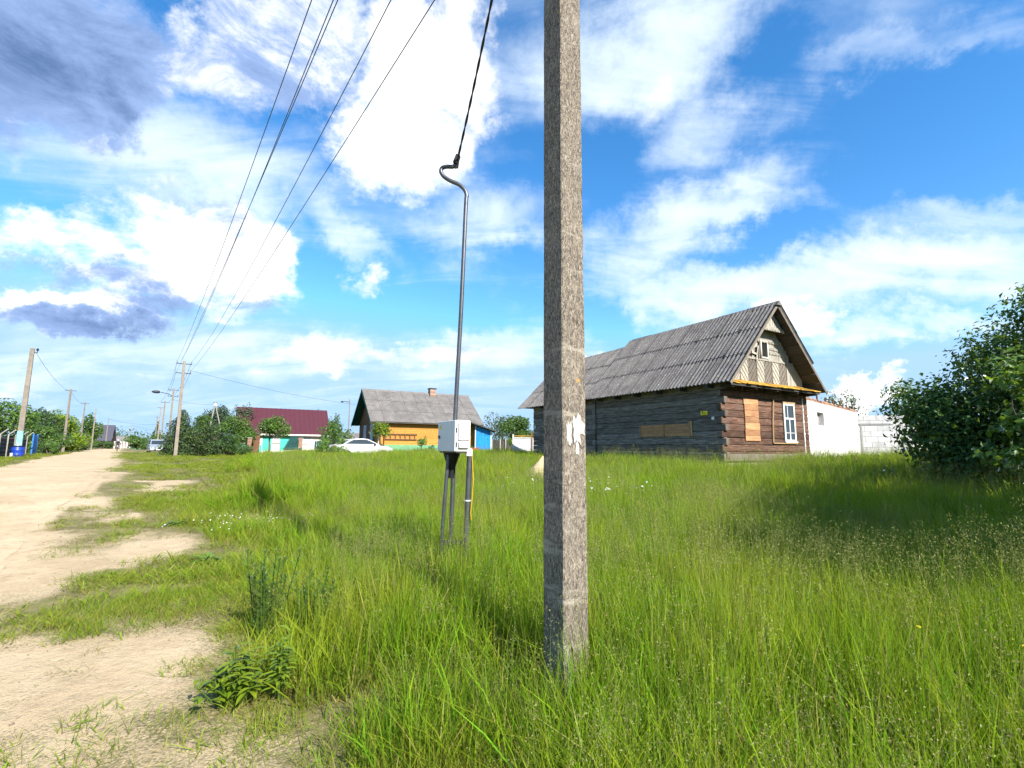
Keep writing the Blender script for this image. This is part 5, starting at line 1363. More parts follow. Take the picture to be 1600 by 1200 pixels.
bush('brown_shrub', 'shrub with brown faded blossom in front of the picket fence', 'shrub', -29.7, 46.8, 3.0, 2.2, 2.5, 2400, 0.16, 'leaf_brown', 38, GV, 8, 0.5, trunk_h=0.45, trunk=0.07)
bush('spreading_shrub', 'dark spreading shrub left of the white house wall', 'shrub', -26.6, 45.9, 4.4, 3.2, 2.1, 4200, 0.18, 'leaf_dark', 39, GV, 12, 0.12)
bush('spreading_shrub', 'low dark green juniper at the foot of the brown shrub', 'shrub', -27.9, 44.4, 3.2, 2.4, 1.6, 3000, 0.17, 'leaf_conifer', 40, GV, 9, 0.1, long=2.6)
bush('small_tree', 'small leafy tree hiding the corner of the orange house', 'tree', -13.2, 36.0, 2.6, 2.2, 3.0, 2000, 0.15, 'leaf_mid', 41, GV, 9, 0.45, trunk_h=0.4, trunk=0.05, bark='pale_bark', rough=0.4)
bush('small_tree', 'olive crowned small tree against the slate roof corner', 'tree', -10.15, 36.9, 2.9, 1.6, 2.85, 1700, 0.14, 'leaf_yellow', 42, GV, 8, 0.68, trunk_h=0.6, trunk=0.06, bark='pale_bark', rough=0.4)
bush('leafy_shrub', 'leafy shrub at the left of the white parked car', 'shrub', -12.4, 33.4, 2.3, 1.9, 1.75, 2200, 0.15, 'leaf_fresh', 43, GV, 9, 0.15)
bush('leafy_shrub', 'thin upright shrub between the two village houses', 'shrub', -15.5, 42.0, 2.0, 1.8, 3.8, 1500, 0.16, 'leaf_mid', 44, GV, 9, 0.2, rough=0.45)
bush('small_tree', 'tiny round sapling in front of the orange wall', 'sapling', -6.9, 37.2, 1.25, 1.0, 1.75, 600, 0.11, 'leaf_fresh', 45, GV, 6, 0.62, trunk_h=0.55, trunk=0.025)
bush('small_tree', 'sapling with drooping leaves left of the grey cabinet', 'sapling', -5.3, 38.5, 1.5, 1.0, 2.6, 600, 0.13, 'leaf_mid', 46, GV, 6, 0.72, trunk_h=0.6, trunk=0.035, bark='pale_bark')
bush('leafy_tree', 'pale tree top showing above the maroon ridge', 'tree', -23.5, 60.0, 4.4, 3.4, 5.7, 1800, 0.24, 'leaf_mid', 47, GV, 9, 0.4)
bush('leafy_tree', 'round green tree behind the translucent panel by the log house', 'tree', 0.5, 45.0, 5.2, 4.6, 4.3, 4200, 0.24, 'leaf_mid', 48, GV, 12, 0.25)
bush('leafy_tree', 'thin tree behind the roof of the blue shed', 'tree', -1.4, 52.0, 4.6, 4.0, 5.3, 1500, 0.22, 'leaf_blue', 49, GV, 8, 0.4, rough=0.45)
bush('leafy_shrub', 'brownish hedge bush between shed and translucent panel', 'hedge', -1.3, 44.2, 2.6, 2.0, 1.9, 2200, 0.18, 'leaf_dark', 50, GV, 9, 0.15)
bush('leafy_shrub', 'small green bush leaning on the translucent panel', 'shrub', 0.05, 38.6, 1.2, 1.2, 1.5, 900, 0.14, 'leaf_fresh', 51, GV, 6, 0.15)
# dark board fence and weathered stakes left of the panel
dfn = empty('dark_fence', (-1.75, 42.5, 0.77), R(0), 'dark board fence right of the blue shed', 'fence')
for k in range(12):
    m = MB(); m.box(k*0.16, k*0.16 + 0.145, -0.015, 0.015, 0.0, 1.35 + 0.05*((k*7) % 3)); m.build('board', MATS['soffit_board'], dfn)
for xx in (0.0, 0.72, 1.2):
    m = MB(); m.box(xx, xx + 0.08, -0.1, -0.02, 0, 1.5); m.build('post', MATS['grey_board'], dfn)
# translucent greenhouse-like panel
t = NT('plastic_sheet'); v = t.coord((1, 1, 1)); a = t.noise(v, 3, 5, 0.6)
b_ = t.principled(t.ramp(a, [(0.3, (0.42, 0.45, 0.46)), (0.7, (0.60, 0.62, 0.63))]), 0.45, 0, None, 0.4); t.done('plastic_sheet')
tp = empty('plastic_screen', (0.12, 36.0, 0.77), R(4), 'greyish plastic sheet screen on a light wooden frame left of the log house', 'screen')
for k in range(3):
    m = MB(); m.box(0.05 + k*0.62, 0.05 + k*0.62 + 0.60, -0.012, 0.0, 0.35, 1.50); m.build('sheet', MATS['plastic_sheet'], tp)
for (xx, hh_, mt) in ((-0.05, 1.75, 'old_white'), (1.36, 1.95, 'rust'), (1.93, 1.6, 'old_white')):
    m = MB(); m.box(xx, xx + 0.085, -0.06, -0.013, -0.1, hh_); m.build('post', MATS[mt], tp)
m = MB(); m.box(0.04, 1.355, -0.05, -0.013, 0.52, 0.58); m.build('rail', MATS['old_white'], tp)
m = MB(); m.box(0.04, 1.355, -0.05, -0.013, 1.60, 1.66); m.build('rail', MATS['mossy_board'], tp)
m = MB(); m.box(0.04, 1.355, -0.05, -0.013, 1.46, 1.52); m.build('rail', MATS['old_white'], tp)

# ------------------------------------------------------------------ far end of the road
dh = empty('dark_roof_house', (-119.4, 135.0, 0.55), R(30), 'far house with steep dark blue grey roof at the end of the road', 'house')
paint('dark_metal_roof', (0.06, 0.06, 0.085), 0.5, 0.1, 3)
m = MB(); m.box(0, 5.6, 0, 6.0, -0.3, 2.6); m.build('wall', MATS['plank_brown'], dh)
rfd, _, _ = gable_roof(dh, 5.6, 6.0, 2.6, 6.6, 0.5, 0.4, 'dark_metal_roof', 0.06)
m = MB(); m.prism([(0.1, 2.6), (5.9, 2.6), (3.0, 6.4)], 5.56, 5.62, 'x'); m.build('gable_boards', MATS['plank_brown'], dh)
m = MB(); m.box(5.63, 5.66, 2.3, 3.6, 2.9, 4.6); m.build('window', MATS['old_white'], dh)
sh2 = empty('small_far_house', (-125.0, 150.5, 0.55), R(30), 'small far house with pale grey roof right of the dark roofed one', 'house')
m = MB(); m.box(0, 5.0, 0, 4.0, -0.3, 1.8); m.build('wall', MATS['grey_board'], sh2)
gable_roof(sh2, 5.0, 4.0, 1.8, 3.6, 0.4, 0.3, 'grey_slate', 0.06)
m = MB(); m.prism([(0.1, 1.8), (3.9, 1.8), (2.0, 3.5)], 4.96, 5.02, 'x'); m.build('gable_boards', MATS['soffit_board'], sh2)
ff = empty('far_picket_fence', (-115.2, 140.0, 0.55), R(20), 'pale picket fence across the far end of the road', 'fence')
for k in range(30):
    m = MB(); m.box(k*0.24, k*0.24 + 0.13, -0.02, 0.02, 0.0, 1.7 + 0.15*((k*5) % 3)); m.build('picket', MATS['old_white' if k % 3 else 'rust'], ff)
for zz in (0.4, 1.3):
    m = MB(); m.box(0, 7.2, 0.021, 0.06, zz, zz + 0.09); m.build('rail', MATS['grey_board'], ff)
gfl = empty('green_far_fence', (-89.5, 114.0, 0.55), R(24), 'light green mesh fence low at the far right verge', 'fence')
for k in range(14):
    m = MB(); m.box(k*0.35, k*0.35 + 0.28, -0.015, 0.015, 0.0, 0.95); m.build('board', MATS['plinth_green'], gfl)
m = MB(); m.box(0, 4.9, 0.017, 0.06, 0.6, 0.68); m.build('rail', MATS['plinth_green'], gfl)
GF = 'bushes at the far end of the road'
bush('roadside_bush', 'rounded green bush left of the silver van far down the road', 'bush', -82.6, 107.0, 7.0, 6, 3.7, 2600, 0.4, 'leaf_mid', 61, GF, 12, 0.15)
bush('roadside_bush', 'second green bush just left of the silver van', 'bush', -78.2, 105.5, 5.5, 5, 3.5, 1800, 0.36, 'leaf_mid', 62, GF, 10, 0.15)
bush('far_spruce', 'small dark spruce tip above the bushes by the silver van', 'spruce', -87.5, 119.0, 3.0, 3.0, 5.6, 1300, 0.36, 'leaf_dark', 63, GF, lobes=[(0, 0, 1 + k*1.0, 1.5*(1 - k/6), 1.5*(1 - k/6), 0.8) for k in range(6)], trunk_h=0.4, trunk=0.15)
bush('roadside_bush', 'dark hedge bush below the dark roofed far house', 'bush', -97.5, 115.0, 5.5, 4.5, 2.2, 2000, 0.34, 'leaf_dark', 64, GF, 10, 0.12)
bush('roadside_bush', 'green hedge bush beside the far bend of the road', 'bush', -103.5, 123.0, 5.0, 4.5, 2.0, 1600, 0.34, 'leaf_dark', 65, GF, 9, 0.12)
# distant wood closing the horizon
def far_wood():
    lobes = []; rd = random.Random(3)
    for k in range(300):
        a = R(-62 + 124 * k / 299) ; r_ = rd.uniform(230, 300); h_ = rd.uniform(4.5, 8.5)
        lobes.append((math.sin(a)*r_, math.cos(a)*r_, 0.5 + h_*0.4, rd.uniform(4, 8), rd.uniform(3, 6), h_*0.6))
    V, F = leaf_arrays(lobes, 45000, 0.95, 77)
    o = link_mesh('distant_wood', np_mesh('distant_wood', V, F, [MATS['leaf_dark']]))
    tag(o, 'low band of distant woodland along the horizon', 'woodland', None, 'stuff')
far_wood()
# trees behind the outbuilding
bush('leafy_tree', 'birch like tree top above the grey block wall', 'tree', 28.0, 33.5, 4.2, 4.0, 6.3, 3200, 0.2, 'leaf_mid', 71, GV, 11, 0.4, rough=0.4, trunk_h=0.4, trunk=0.09)
bush('leafy_tree', 'sparse bluish tree above the end of the white wall', 'tree', 26.6, 38.5, 5.0, 4.0, 5.8, 1700, 0.2, 'leaf_blue', 72, GV, 9, 0.4, rough=0.45, trunk_h=0.4, trunk=0.09)

# ------------------------------------------------------------------ vehicles
paint('car_white', (0.6, 0.6, 0.61), 0.25, 0.04, 3, spec=0.5, bump=0.0, rnd=(1, 1))
paint('car_silver', (0.42, 0.46, 0.50), 0.28, 0.04, 3, metal=0.5, spec=0.5, bump=0.0, rnd=(1, 1))
paint('tyre', (0.02, 0.02, 0.02), 0.9, 0.2, 10)
paint('rim_metal', (0.35, 0.35, 0.36), 0.35, 0.1, 8, metal=0.7)
def car(x, y, rz, label, name, cat, body, L_, Wd, prof_body, prof_glass, wheels, hgt):
    o = empty(name, (x, y, g1(x, y)), rz, label, cat)
    hw = Wd/2
    # body lofted across the width with tumblehome
    m = MB(); stn = [(-1.0, 0.93), (-0.94, 0.985), (0.94, 0.985), (1.0, 0.93)]; n = len(prof_body)
    cx_ = sum(p[0] for p in prof_body)/n; cz_ = sum(p[1] for p in prof_body)/n; vs_ = []
    for f, k in [(-1.0, 0.96), (-0.95, 1.0), (0.95, 1.0), (1.0, 0.96)]:
        vs_ += [(cx_ + (a - cx_)*k, f*hw, cz_ + (b - cz_)*k) for a, b in prof_body]
    fs = [(s*n+i, s*n+(i+1) % n, (s+1)*n+(i+1) % n, (s+1)*n+i) for s in range(3) for i in range(n)] + [tuple(range(n-1, -1, -1)), tuple(3*n+i for i in range(n))]
    m.add(vs_, fs); b_ = m.build('body', MATS[body], o, True)
    # cabin
    m = MB(); n = len(prof_glass); zlo = min(p[1] for p in prof_glass); zhi = max(p[1] for p in prof_glass); vs_ = []
    for f in (-1, 1):
        for a, b in prof_glass: vs_.append((a, f*hw*(0.93 - 0.17*(b - zlo)/(zhi - zlo)), b))
    fs = [(i, (i+1) % n, n+(i+1) % n, n+i) for i in range(n)] + [tuple(range(n-1, -1, -1)), tuple(n+i for i in range(n))]
    m.add(vs_, fs); cb = m.build('cabin', MATS[body], o, False)
    gc_x = sum(p[0] for p in prof_glass)/n; gc_z = zlo + (zhi - zlo)*0.48
    for f in (-1, 1):
        m = MB(); q = [(gc_x + (a - gc_x)*0.86, f*(hw*(0.93 - 0.17*((gc_z + (b - gc_z)*0.74) - zlo)/(zhi - zlo)) + 0.006), gc_z + (b - gc_z)*0.74) for a, b in prof_glass]
        m.add(q, [tuple(range(len(q)))]); m.build('side_window', MATS['window_glass'], cb)
    # windscreens: first and last slanted edges of the cabin profile
    for (i0, i1, nm) in ((0, 1, 'rear_window'), (len(prof_glass)-2, len(prof_glass)-1, 'windscreen')):
        a, b = prof_glass[i0], prof_glass[i1]; dx, dz = b[0]-a[0], b[1]-a[1]; ln = math.hypot(dx, dz); nx_, nz_ = -dz/ln, dx/ln
        if nx_*(a[0]+b[0]-2*gc_x) < 0: nx_, nz_ = -nx_, -nz_
        P = [(a[0] + dx*t_ + nx_*0.008, s*hw*(0.93 - 0.17*((a[1]+dz*t_) - zlo)/(zhi - zlo))*0.88, a[1] + dz*t_ + nz_*0.008) for t_, s in ((0.12, -1), (0.12, 1), (0.88, 1), (0.88, -1))]
        m = MB(); m.add(P, [(0, 1, 2, 3)]); m.build(nm, MATS['window_glass'], cb)
    for wx_ in wheels:
        for s in (-1, 1):
            w_ = empty('wheel', (0, 0, 0)); w_.parent = o
            m = MB(); Mr = Matrix.Rotation(R(90), 3, 'X'); m.lathe([(0.20, -0.10), (0.30, -0.09), (0.315, 0), (0.30, 0.09), (0.20, 0.10)], 18, (wx_, s*(hw - 0.08), 0.31), Mr); m.build('tyre', MATS['tyre'], w_, True)
            m = MB(); m.lathe([(0.02, -0.108), (0.19, -0.104), (0.19, 0.104), (0.02, 0.108)], 14, (wx_, s*(hw - 0.08), 0.31), Mr); m.build('rim', MATS['rim_metal'], w_)
    fx = max(p[0] for p in prof_body); rx_ = min(p[0] for p in prof_body)
    for s in (-1, 1):
        m = MB(); m.bbox(fx - 0.10, fx + 0.005, s*hw*0.62 - 0.17, s*hw*0.62 + 0.17, 0.60, 0.74, 0.02); m.build('headlight', MATS['curtain_glass'], o)
        m = MB(); m.bbox(rx_ - 0.005, rx_ + 0.1, s*hw*0.7 - 0.14, s*hw*0.7 + 0.14, 0.72, 0.92, 0.02); m.build('tail_light', MATS['crate_red'], o)
        m = MB(); m.bbox(0.62, 0.74, s*(hw + 0.06) - 0.07, s*(hw + 0.06) + 0.07, 0.93, 1.05, 0.02); m.build('mirror', MATS['black_metal'], o)
    m = MB(); m.bbox(fx - 0.06, fx + 0.012, -0.42, 0.42, 0.34, 0.52, 0.01); m.build('grille', MATS['black_metal'], o)
    m = MB(); m.box(fx + 0.013, fx + 0.02, -0.25, 0.25, 0.36, 0.46); m.build('number_plate', MATS['paper_white'], o)
    return o
sed_b = [(-2.15, 0.35), (-2.18, 0.75), (-2.05, 0.95), (-1.2, 1.0), (0.75, 0.97), (1.75, 0.85), (2.12, 0.68), (2.15, 0.35), (1.8, 0.22), (-1.8, 0.22)]
sed_g = [(-1.65, 0.97), (-0.95, 1.36), (-0.2, 1.42), (0.25, 1.38), (1.15, 0.96)]
car(-10.9, 35.0, R(40), 'white parked car half hidden in grass before the orange house', 'parked_car', 'car', 'car_white', 4.3, 1.7, sed_b[::-1], sed_g[::-1], (-1.3, 1.35), 1.42)
van_b = [(-2.1, 0.35), (-2.15, 0.8), (-2.1, 1.1), (0.9, 1.05), (1.7, 0.92), (2.08, 0.75), (2.12, 0.35), (1.8, 0.22), (-1.8, 0.22)]
van_g = [(-2.1, 1.06), (-1.95, 1.60), (-1.2, 1.70), (0.0, 1.68), (0.4, 1.60), (1.25, 1.0)]
car(-45.4, 62.0, math.atan2(-DY, -DX) + 0.05, 'silver van parked on the grass behind the conifer, facing the camera', 'parked_van', 'van', 'car_silver', 4.2, 1.75, van_b[::-1], van_g[::-1], (-1.3, 1.3), 1.7)

# ------------------------------------------------------------------ motorcyclist on the road
mc_x, mc_y = -61.0, 75.0
mrz = math.atan2(-DY, -DX)
mo = empty('motorcycle', (mc_x, mc_y, g1(mc_x, mc_y)), mrz, 'dark red motorcycle riding towards the camera on the sandy road', 'motorcycle')
for wx_, nm in ((0.68, 'wheel'), (-0.62, 'wheel')):
    w_ = empty(nm, (0, 0, 0)); w_.parent = mo
    m = MB(); Mr = Matrix.Rotation(R(90), 3, 'X'); m.lathe([(0.22, -0.05), (0.29, -0.05), (0.31, 0), (0.29, 0.05), (0.22, 0.05)], 16, (wx_, 0, 0.31), Mr); m.build('tyre', MATS['tyre'], w_, True)
    m = MB(); m.lathe([(0.02, -0.06), (0.05, -0.04), (0.21, -0.02), (0.21, 0.02), (0.05, 0.04), (0.02, 0.06)], 14, (wx_, 0, 0.31), Mr); m.build('rim', MATS['rim_metal'], w_)
for s in (-1, 1):
    m = MB(); m.tube([(0.68, s*0.08, 0.31), (0.5, s*0.08, 0.85)], 0.025, 6); m.build('fork', MATS['rim_metal'], mo)
m = MB(); m.tube([(0.50, -0.36, 0.98), (0.5, -0.1, 0.92), (0.5, 0.1, 0.92), (0.50, 0.36, 0.98)], 0.02, 6); m.build('handlebar', MATS['black_metal'], mo)
m = MB(); m.lathe([(0.03, -0.1), (0.10, 0.0), (0.09, 0.05)], 12, (0.60, 0, 0.80), Matrix.Rotation(R(90), 3, 'Y')); m.build('headlamp', MATS['curtain_glass'], mo)
m = MB(); m.bbox(0.0, 0.5, -0.13, 0.13, 0.62, 0.85, 0.06); m.build('fuel_tank', MATS['crate_red'], mo)
m = MB(); m.bbox(-0.65, 0.0, -0.13, 0.13, 0.66, 0.78, 0.04); m.build('seat', MATS['black_rubber'], mo)
m = MB(); m.bbox(-0.1, 0.35, -0.14, 0.14, 0.28, 0.6, 0.05); m.build('engine', MATS['black_metal'], mo)
m = MB(); m.bbox(0.45, 0.92, -0.07, 0.07, 0.63, 0.66, 0.01); m.build('mudguard', MATS['crate_red'], mo)
paint('rider_cloth', (0.035, 0.035, 0.045), 0.9, 0.2, 6); paint('skin', (0.42, 0.25, 0.18), 0.6, 0.1, 8); paint('helmet_white', (0.6, 0.6, 0.58), 0.3, 0.05, 3)
def rider():
    J = {'pel': (-0.15, 0, 0.86), 'spn': (-0.08, 0, 1.12), 'chs': (0.02, 0, 1.36), 'nck': (0.06, 0, 1.50), 'hed': (0.08, 0, 1.60)}
    E_ = [('pel', 'spn'), ('spn', 'chs'), ('chs', 'nck'), ('nck', 'hed')]; rad = {'pel': .15, 'spn': .145, 'chs': .16, 'nck': .065, 'hed': .09}
    for s, n in ((1, 'l'), (-1, 'r')):
        J.update({'sh'+n: (0.02, s*.19, 1.40), 'el'+n: (0.18, s*.34, 1.16), 'wr'+n: (0.44, s*.33, 1.02), 'ha'+n: (0.52, s*.31, 1.0), 'hp'+n: (-0.1, s*.12, 0.84), 'kn'+n: (0.30, s*.22, 0.74), 'an'+n: (0.16, s*.22, 0.36), 'to'+n: (0.34, s*.23, 0.32)})
        E_ += [('chs', 'sh'+n), ('sh'+n, 'el'+n), ('el'+n, 'wr'+n), ('wr'+n, 'ha'+n), ('pel', 'hp'+n), ('hp'+n, 'kn'+n), ('kn'+n, 'an'+n), ('an'+n, 'to'+n)]
        rad.update({'sh'+n: .075, 'el'+n: .055, 'wr'+n: .042, 'ha'+n: .045, 'hp'+n: .10, 'kn'+n: .075, 'an'+n: .055, 'to'+n: .045})
    ks = list(J); me_ = bpy.data.meshes.new('body'); me_.from_pydata([J[k] for k in ks], [(ks.index(a), ks.index(b)) for a, b in E_], [])
    me_.materials.append(MATS['rider_cloth'])
    root = empty('person', (mc_x, mc_y, g1(mc_x, mc_y)), mrz, 'person in dark clothes and pale helmet riding the motorcycle', 'person')
    o = link_mesh('body', me_, root)
    md = o.modifiers.new('skin', 'SKIN'); sv = me_.skin_vertices
    if not sv: 
        bm = bmesh.new(); bm.from_mesh(me_); bm.verts.layers.skin.verify(); bm.to_mesh(me_); bm.free(); sv = me_.skin_vertices
    for i, k in enumerate(ks): sv[0].data[i].radius = (rad[k], rad[k])
    sv[0].data[0].use_root = True
    o.modifiers.new('sub', 'SUBSURF').levels = 1; o.modifiers[-1].render_levels = 1
    m = MB(); m.lathe([(0.04, -0.14), (0.10, -0.10), (0.125, 0.0), (0.105, 0.09), (0.04, 0.135)], 14, (0.08, 0, 1.66)); m.build('helmet', MATS['helmet_white'], root, True)
    m = MB(); m.bbox(0.16, 0.205, -0.07, 0.07, 1.60, 1.68, 0.01); m.build('visor', MATS['window_glass'], root)
rider()

# ================================================================== big bush at the right
rb_x, rb_y = 11.9, 9.6
rb_z = g1(rb_x, rb_y)
lb = [(-2.35, 0.3, 0.95, 1.05, 1.2, 0.95), (-1.5, -1.5, 0.6, 1.2, 1.0, 0.8), (0.2, -1.8, 0.9, 1.3, 1.0, 1.0), (-2.3, 0.9, 1.6, 1.0, 1.1, 0.9), (-2.25, 1.3, 2.1, 0.75, 1.0, 0.65), (-1.75, -0.3, 2.35, 0.95, 1.1, 0.8), (-1.2, -0.9, 1.2, 1.3, 1.1, 1.1), (-1.15, 0.6, 3.05, 0.95, 1.1, 0.75),
      (-0.6, -0.6, 3.55, 0.9, 1.0, 0.8), (-0.1, 0.4, 4.15, 0.95, 1.1, 0.8), (0.0, -0.9, 2.4, 1.3, 1.1, 1.1), (0.6, 0.2, 4.7, 0.9, 1.0, 0.8), (1.0, -0.6, 3.6, 1.2, 1.2, 1.1), (1.7, 0.3, 4.5, 1.2, 1.2, 1.0), (1.4, -1.0, 1.6, 1.4, 1.2, 1.3), (2.6, 0.2, 3.2, 1.4, 1.4, 1.4), (0.4, 1.6, 2.6, 1.6, 1.3, 1.6), (-1.0, 1.9, 1.4, 1.3, 1.1, 1.1), (2.2, 1.5, 1.8, 1.6, 1.3, 1.5)]
bush('big_bush', 'large dark leafy bush filling the right edge of the picture', 'bush', rb_x, rb_y, 6, 5, 5.2, 58000, 0.125, 'leaf_deep', 81, None, lobes=lb, long=1.9, trunk=0.07, shell=0.2, rough=0.28)
lb2 = [(0.1, 0, 2.75, 0.5, 0.5, 0.28), (-0.2, 0, 2.5, 0.4, 0.4, 0.2), (0, 0, 1.75, 0.5, 0.5, 0.30), (0.25, -0.1, 1.95, 0.5, 0.5, 0.28), (-0.3, 0.1, 1.15, 0.5, 0.5, 0.28), (0.45, 0.2, 2.25, 0.45, 0.4, 0.25), (0.1, 0.1, 0.75, 0.5, 0.5, 0.3)]
bush('fresh_bush', 'bright yellow green shoots in front of the big dark bush', 'bush', 9.15, 8.5, 1.4, 1.2, 3.2, 1100, 0.16, 'leaf_fresh', 82, None, lobes=lb2, long=1.7, trunk=0.02, shell=0.25, rough=0.4)
bush('fresh_bush', 'low bright green weed clump at the left foot of the big bush', 'weed', 8.55, 11.6, 1.6, 1.2, 0.95, 1300, 0.12, 'leaf_fresh', 83, None, 8, 0.2, trunk=0.015)

bush('side_tree', 'leafy tree just outside the right edge shading the tall grass', 'tree', 10.1, 4.7, 5.0, 5.0, 6.4, 17000, 0.18, 'leaf_deep', 84, None, 20, 0.32, trunk=0.13, trunk_h=0.4)

bush('side_tree', 'second leafy tree outside the right edge, nearer the camera', 'tree', 8.9, 2.6, 5.0, 5.0, 6.2, 15000, 0.18, 'leaf_deep', 86, None, 20, 0.32, trunk=0.13, trunk_h=0.4)

bush('side_tree', 'third leafy tree outside the right edge, level with the camera', 'tree', 7.1, 1.5, 4.2, 4.2, 5.7, 13000, 0.17, 'leaf_deep', 87, None, 18, 0.35, trunk=0.11, trunk_h=0.42)

# ================================================================== single weeds near the camera
def weed(name, label, x, y, kind, seed, s=1.0):
    rd = random.Random(seed); z = g1(x, y); o = empty(name, (x, y, z), rd.uniform(0, 6), label, 'weed', 'weeds on the verge')
    V = []; F = []
    def leaf(p, d, L_, w, bend):
        b = len(V); d = Vector(d).normalized(); sd = d.cross(Vector((0, 0, 1))); sd = sd.normalized() if sd.length > .01 else Vector((1, 0, 0)); up = sd.cross(d)
        for f, ww in ((0, .15), (.35, .9), (.7, .8), (1, .02)):
            c = Vector(p) + d*L_*f - Vector((0, 0, 1))*bend*L_*f*f
            V.append(c - sd*w*ww*.5 + up*w*.15*ww); V.append(c); V.append(c + sd*w*ww*.5 + up*w*.15*ww)
        for k in range(3):
            q = b + k*3; F.append((q, q+1, q+4, q+3)); F.append((q+1, q+2, q+5, q+4))
    stems = MB()
    if kind == 'leafy':
        for k in range(34):
            a = rd.uniform(0, 6.28); r_ = rd.uniform(0, .17)*s; h_ = rd.uniform(.10, .26)*s*(1.15 - r_*2.2)
            p0 = Vector((math.cos(a)*r_*.3, math.sin(a)*r_*.3, 0)); p1 = Vector((math.cos(a)*r_, math.sin(a)*r_, h_))
            stems.tube([p0, p1], .003, 4)
            for j in range(6):
                b = rd.uniform(0, 6.28); leaf(p1*(0.55 + j*.09), (math.cos(b), math.sin(b), rd.uniform(.1, .6)), rd.uniform(.06, .11)*s, rd.uniform(.02, .034)*s, .35)
    elif kind == 'thistle':
        for k in range(19):
            a = rd.uniform(0, 6.28); r_ = rd.uniform(.02, .2)*s; h_ = rd.uniform(.28, .52)*s
            p0 = Vector((math.cos(a)*r_*.4, math.sin(a)*r_*.4, 0)); p1 = Vector((math.cos(a)*r_, math.sin(a)*r_, h_))
            stems.tube([p0, p0.lerp(p1, .5) + Vector((0, 0, .02)), p1], [.006, .005, .004], 5)
            for j in range(26):
                b = rd.uniform(0, 6.28); leaf(p0.lerp(p1, .12 + j*.034), (math.cos(b), math.sin(b), rd.uniform(.5, 1.6)), rd.uniform(.05, .10)*s, .010*s, .15)
            for j in range(8):
                b = rd.uniform(0, 6.28); leaf(p1, (math.cos(b)*.5, math.sin(b)*.5, 1), .035*s, .012*s, 0)
    elif kind == 'rosette':
        for k in range(26):
            a = rd.uniform(0, 6.28); leaf((0, 0, .02), (math.cos(a), math.sin(a), rd.uniform(.15, .9)), rd.uniform(.10, .19)*s, rd.uniform(.03, .045)*s, .45)
        stems.tube([(0, 0, 0), (0, 0, .08)], .006, 5)
    elif kind == 'pale':
        for k in range(9):
            a = rd.uniform(0, 6.28); r_ = rd.uniform(0, .09)*s; h_ = rd.uniform(.22, .42)*s; p1 = Vector((math.cos(a)*r_, math.sin(a)*r_, h_))
            stems.tube([(p1.x*.4, p1.y*.4, 0), p1], .0035, 4)
            for j in range(9):
                b = rd.uniform(0, 6.28); leaf(p1*(.3 + .08*j), (math.cos(b), math.sin(b), rd.uniform(.3, .9)), rd.uniform(.07, .13)*s, .026*s, .4)
    me_ = bpy.data.meshes.new('leaves'); me_.from_pydata([tuple(v) for v in V], [], F)
    me_.materials.append(MATS[{'leafy': 'leaf_yellow', 'thistle': 'leaf_mid', 'rosette': 'leaf_fresh', 'pale': 'leaf_yellow'}[kind]]); me_.update()
    link_mesh('leaves', me_, o); stems.build('stems', MATS['leaf_mid'], o)
    return o
weed('leafy_weed', 'broad low leafy green weed cushion at the edge of the tall grass', -1.62, 3.02, 'leafy', 1, 1.15)
weed('pale_weed', 'yellow green weed right of the leafy weed cushion', -1.36, 3.05, 'pale', 2, 1.0)
weed('thistle', 'dark spiky thistle clump standing above the leafy weed', -1.90, 3.95, 'thistle', 3, 1.25)
weed('thistle', 'smaller dark thistle just right of the big thistle clump', -1.55, 3.9, 'thistle', 4, 1.0)
weed('rosette_weed', 'dark green rosette weed in the short grass by the sand', -3.75, 6.2, 'rosette', 5, 1.6)
weed('rosette_weed', 'farther small rosette weed on the grassy verge', -5.6, 8.3, 'rosette', 6, 1.5)
# white flowering patch on the verge
def flowers(label, cx_, cy_, rx_, ry_, n, seed, col, h=(0.10, 0.25), r0=0.010, name='white_flowers'):
    r = np.random.default_rng(seed); V = []; F = []
    for k in range(n):
        x_ = cx_ + r.normal()*rx_; y_ = cy_ + r.normal()*ry_; z_ = g1(x_, y_); hh = r.uniform(*h); rr_ = r0 * r.uniform(.6, 1.3)
        tx, ty = r.normal(size=2)*.4
        for j in range(5):
            a0 = j*1.2566; b = len(V)
            c = np.array([x_, y_, z_ + hh])
            V.append(tuple(c)); 
            for da in (-.5, .5): V.append((c[0] + rr_*math.cos(a0+da), c[1] + rr_*math.sin(a0+da), c[2] + rr_*(tx*math.cos(a0+da) + ty*math.sin(a0+da))))
            F.append((b, b+1, b+2))
    o = link_mesh(name, np_mesh(name, V, F, [MATS[col]])); tag(o, label, 'flowers', None, 'stuff'); return o
flowers('scattered small white flowers on the grassy verge', -3.9, 8.0, 0.75, 0.30, 260, 1, 'paper_white')
flowers('pale flower heads among the tall grass by the log house', 1.6, 10.2, 0.9, 0.8, 160, 2, 'paper_white', (0.45, 0.7), 0.02, 'white_umbels')
flowers('few yellow flowers in the grass at lower right', 3.0, 3.1, 0.7, 0.5, 16, 3, 'yellow_sign', (0.35, 0.5), 0.016, 'yellow_flowers')

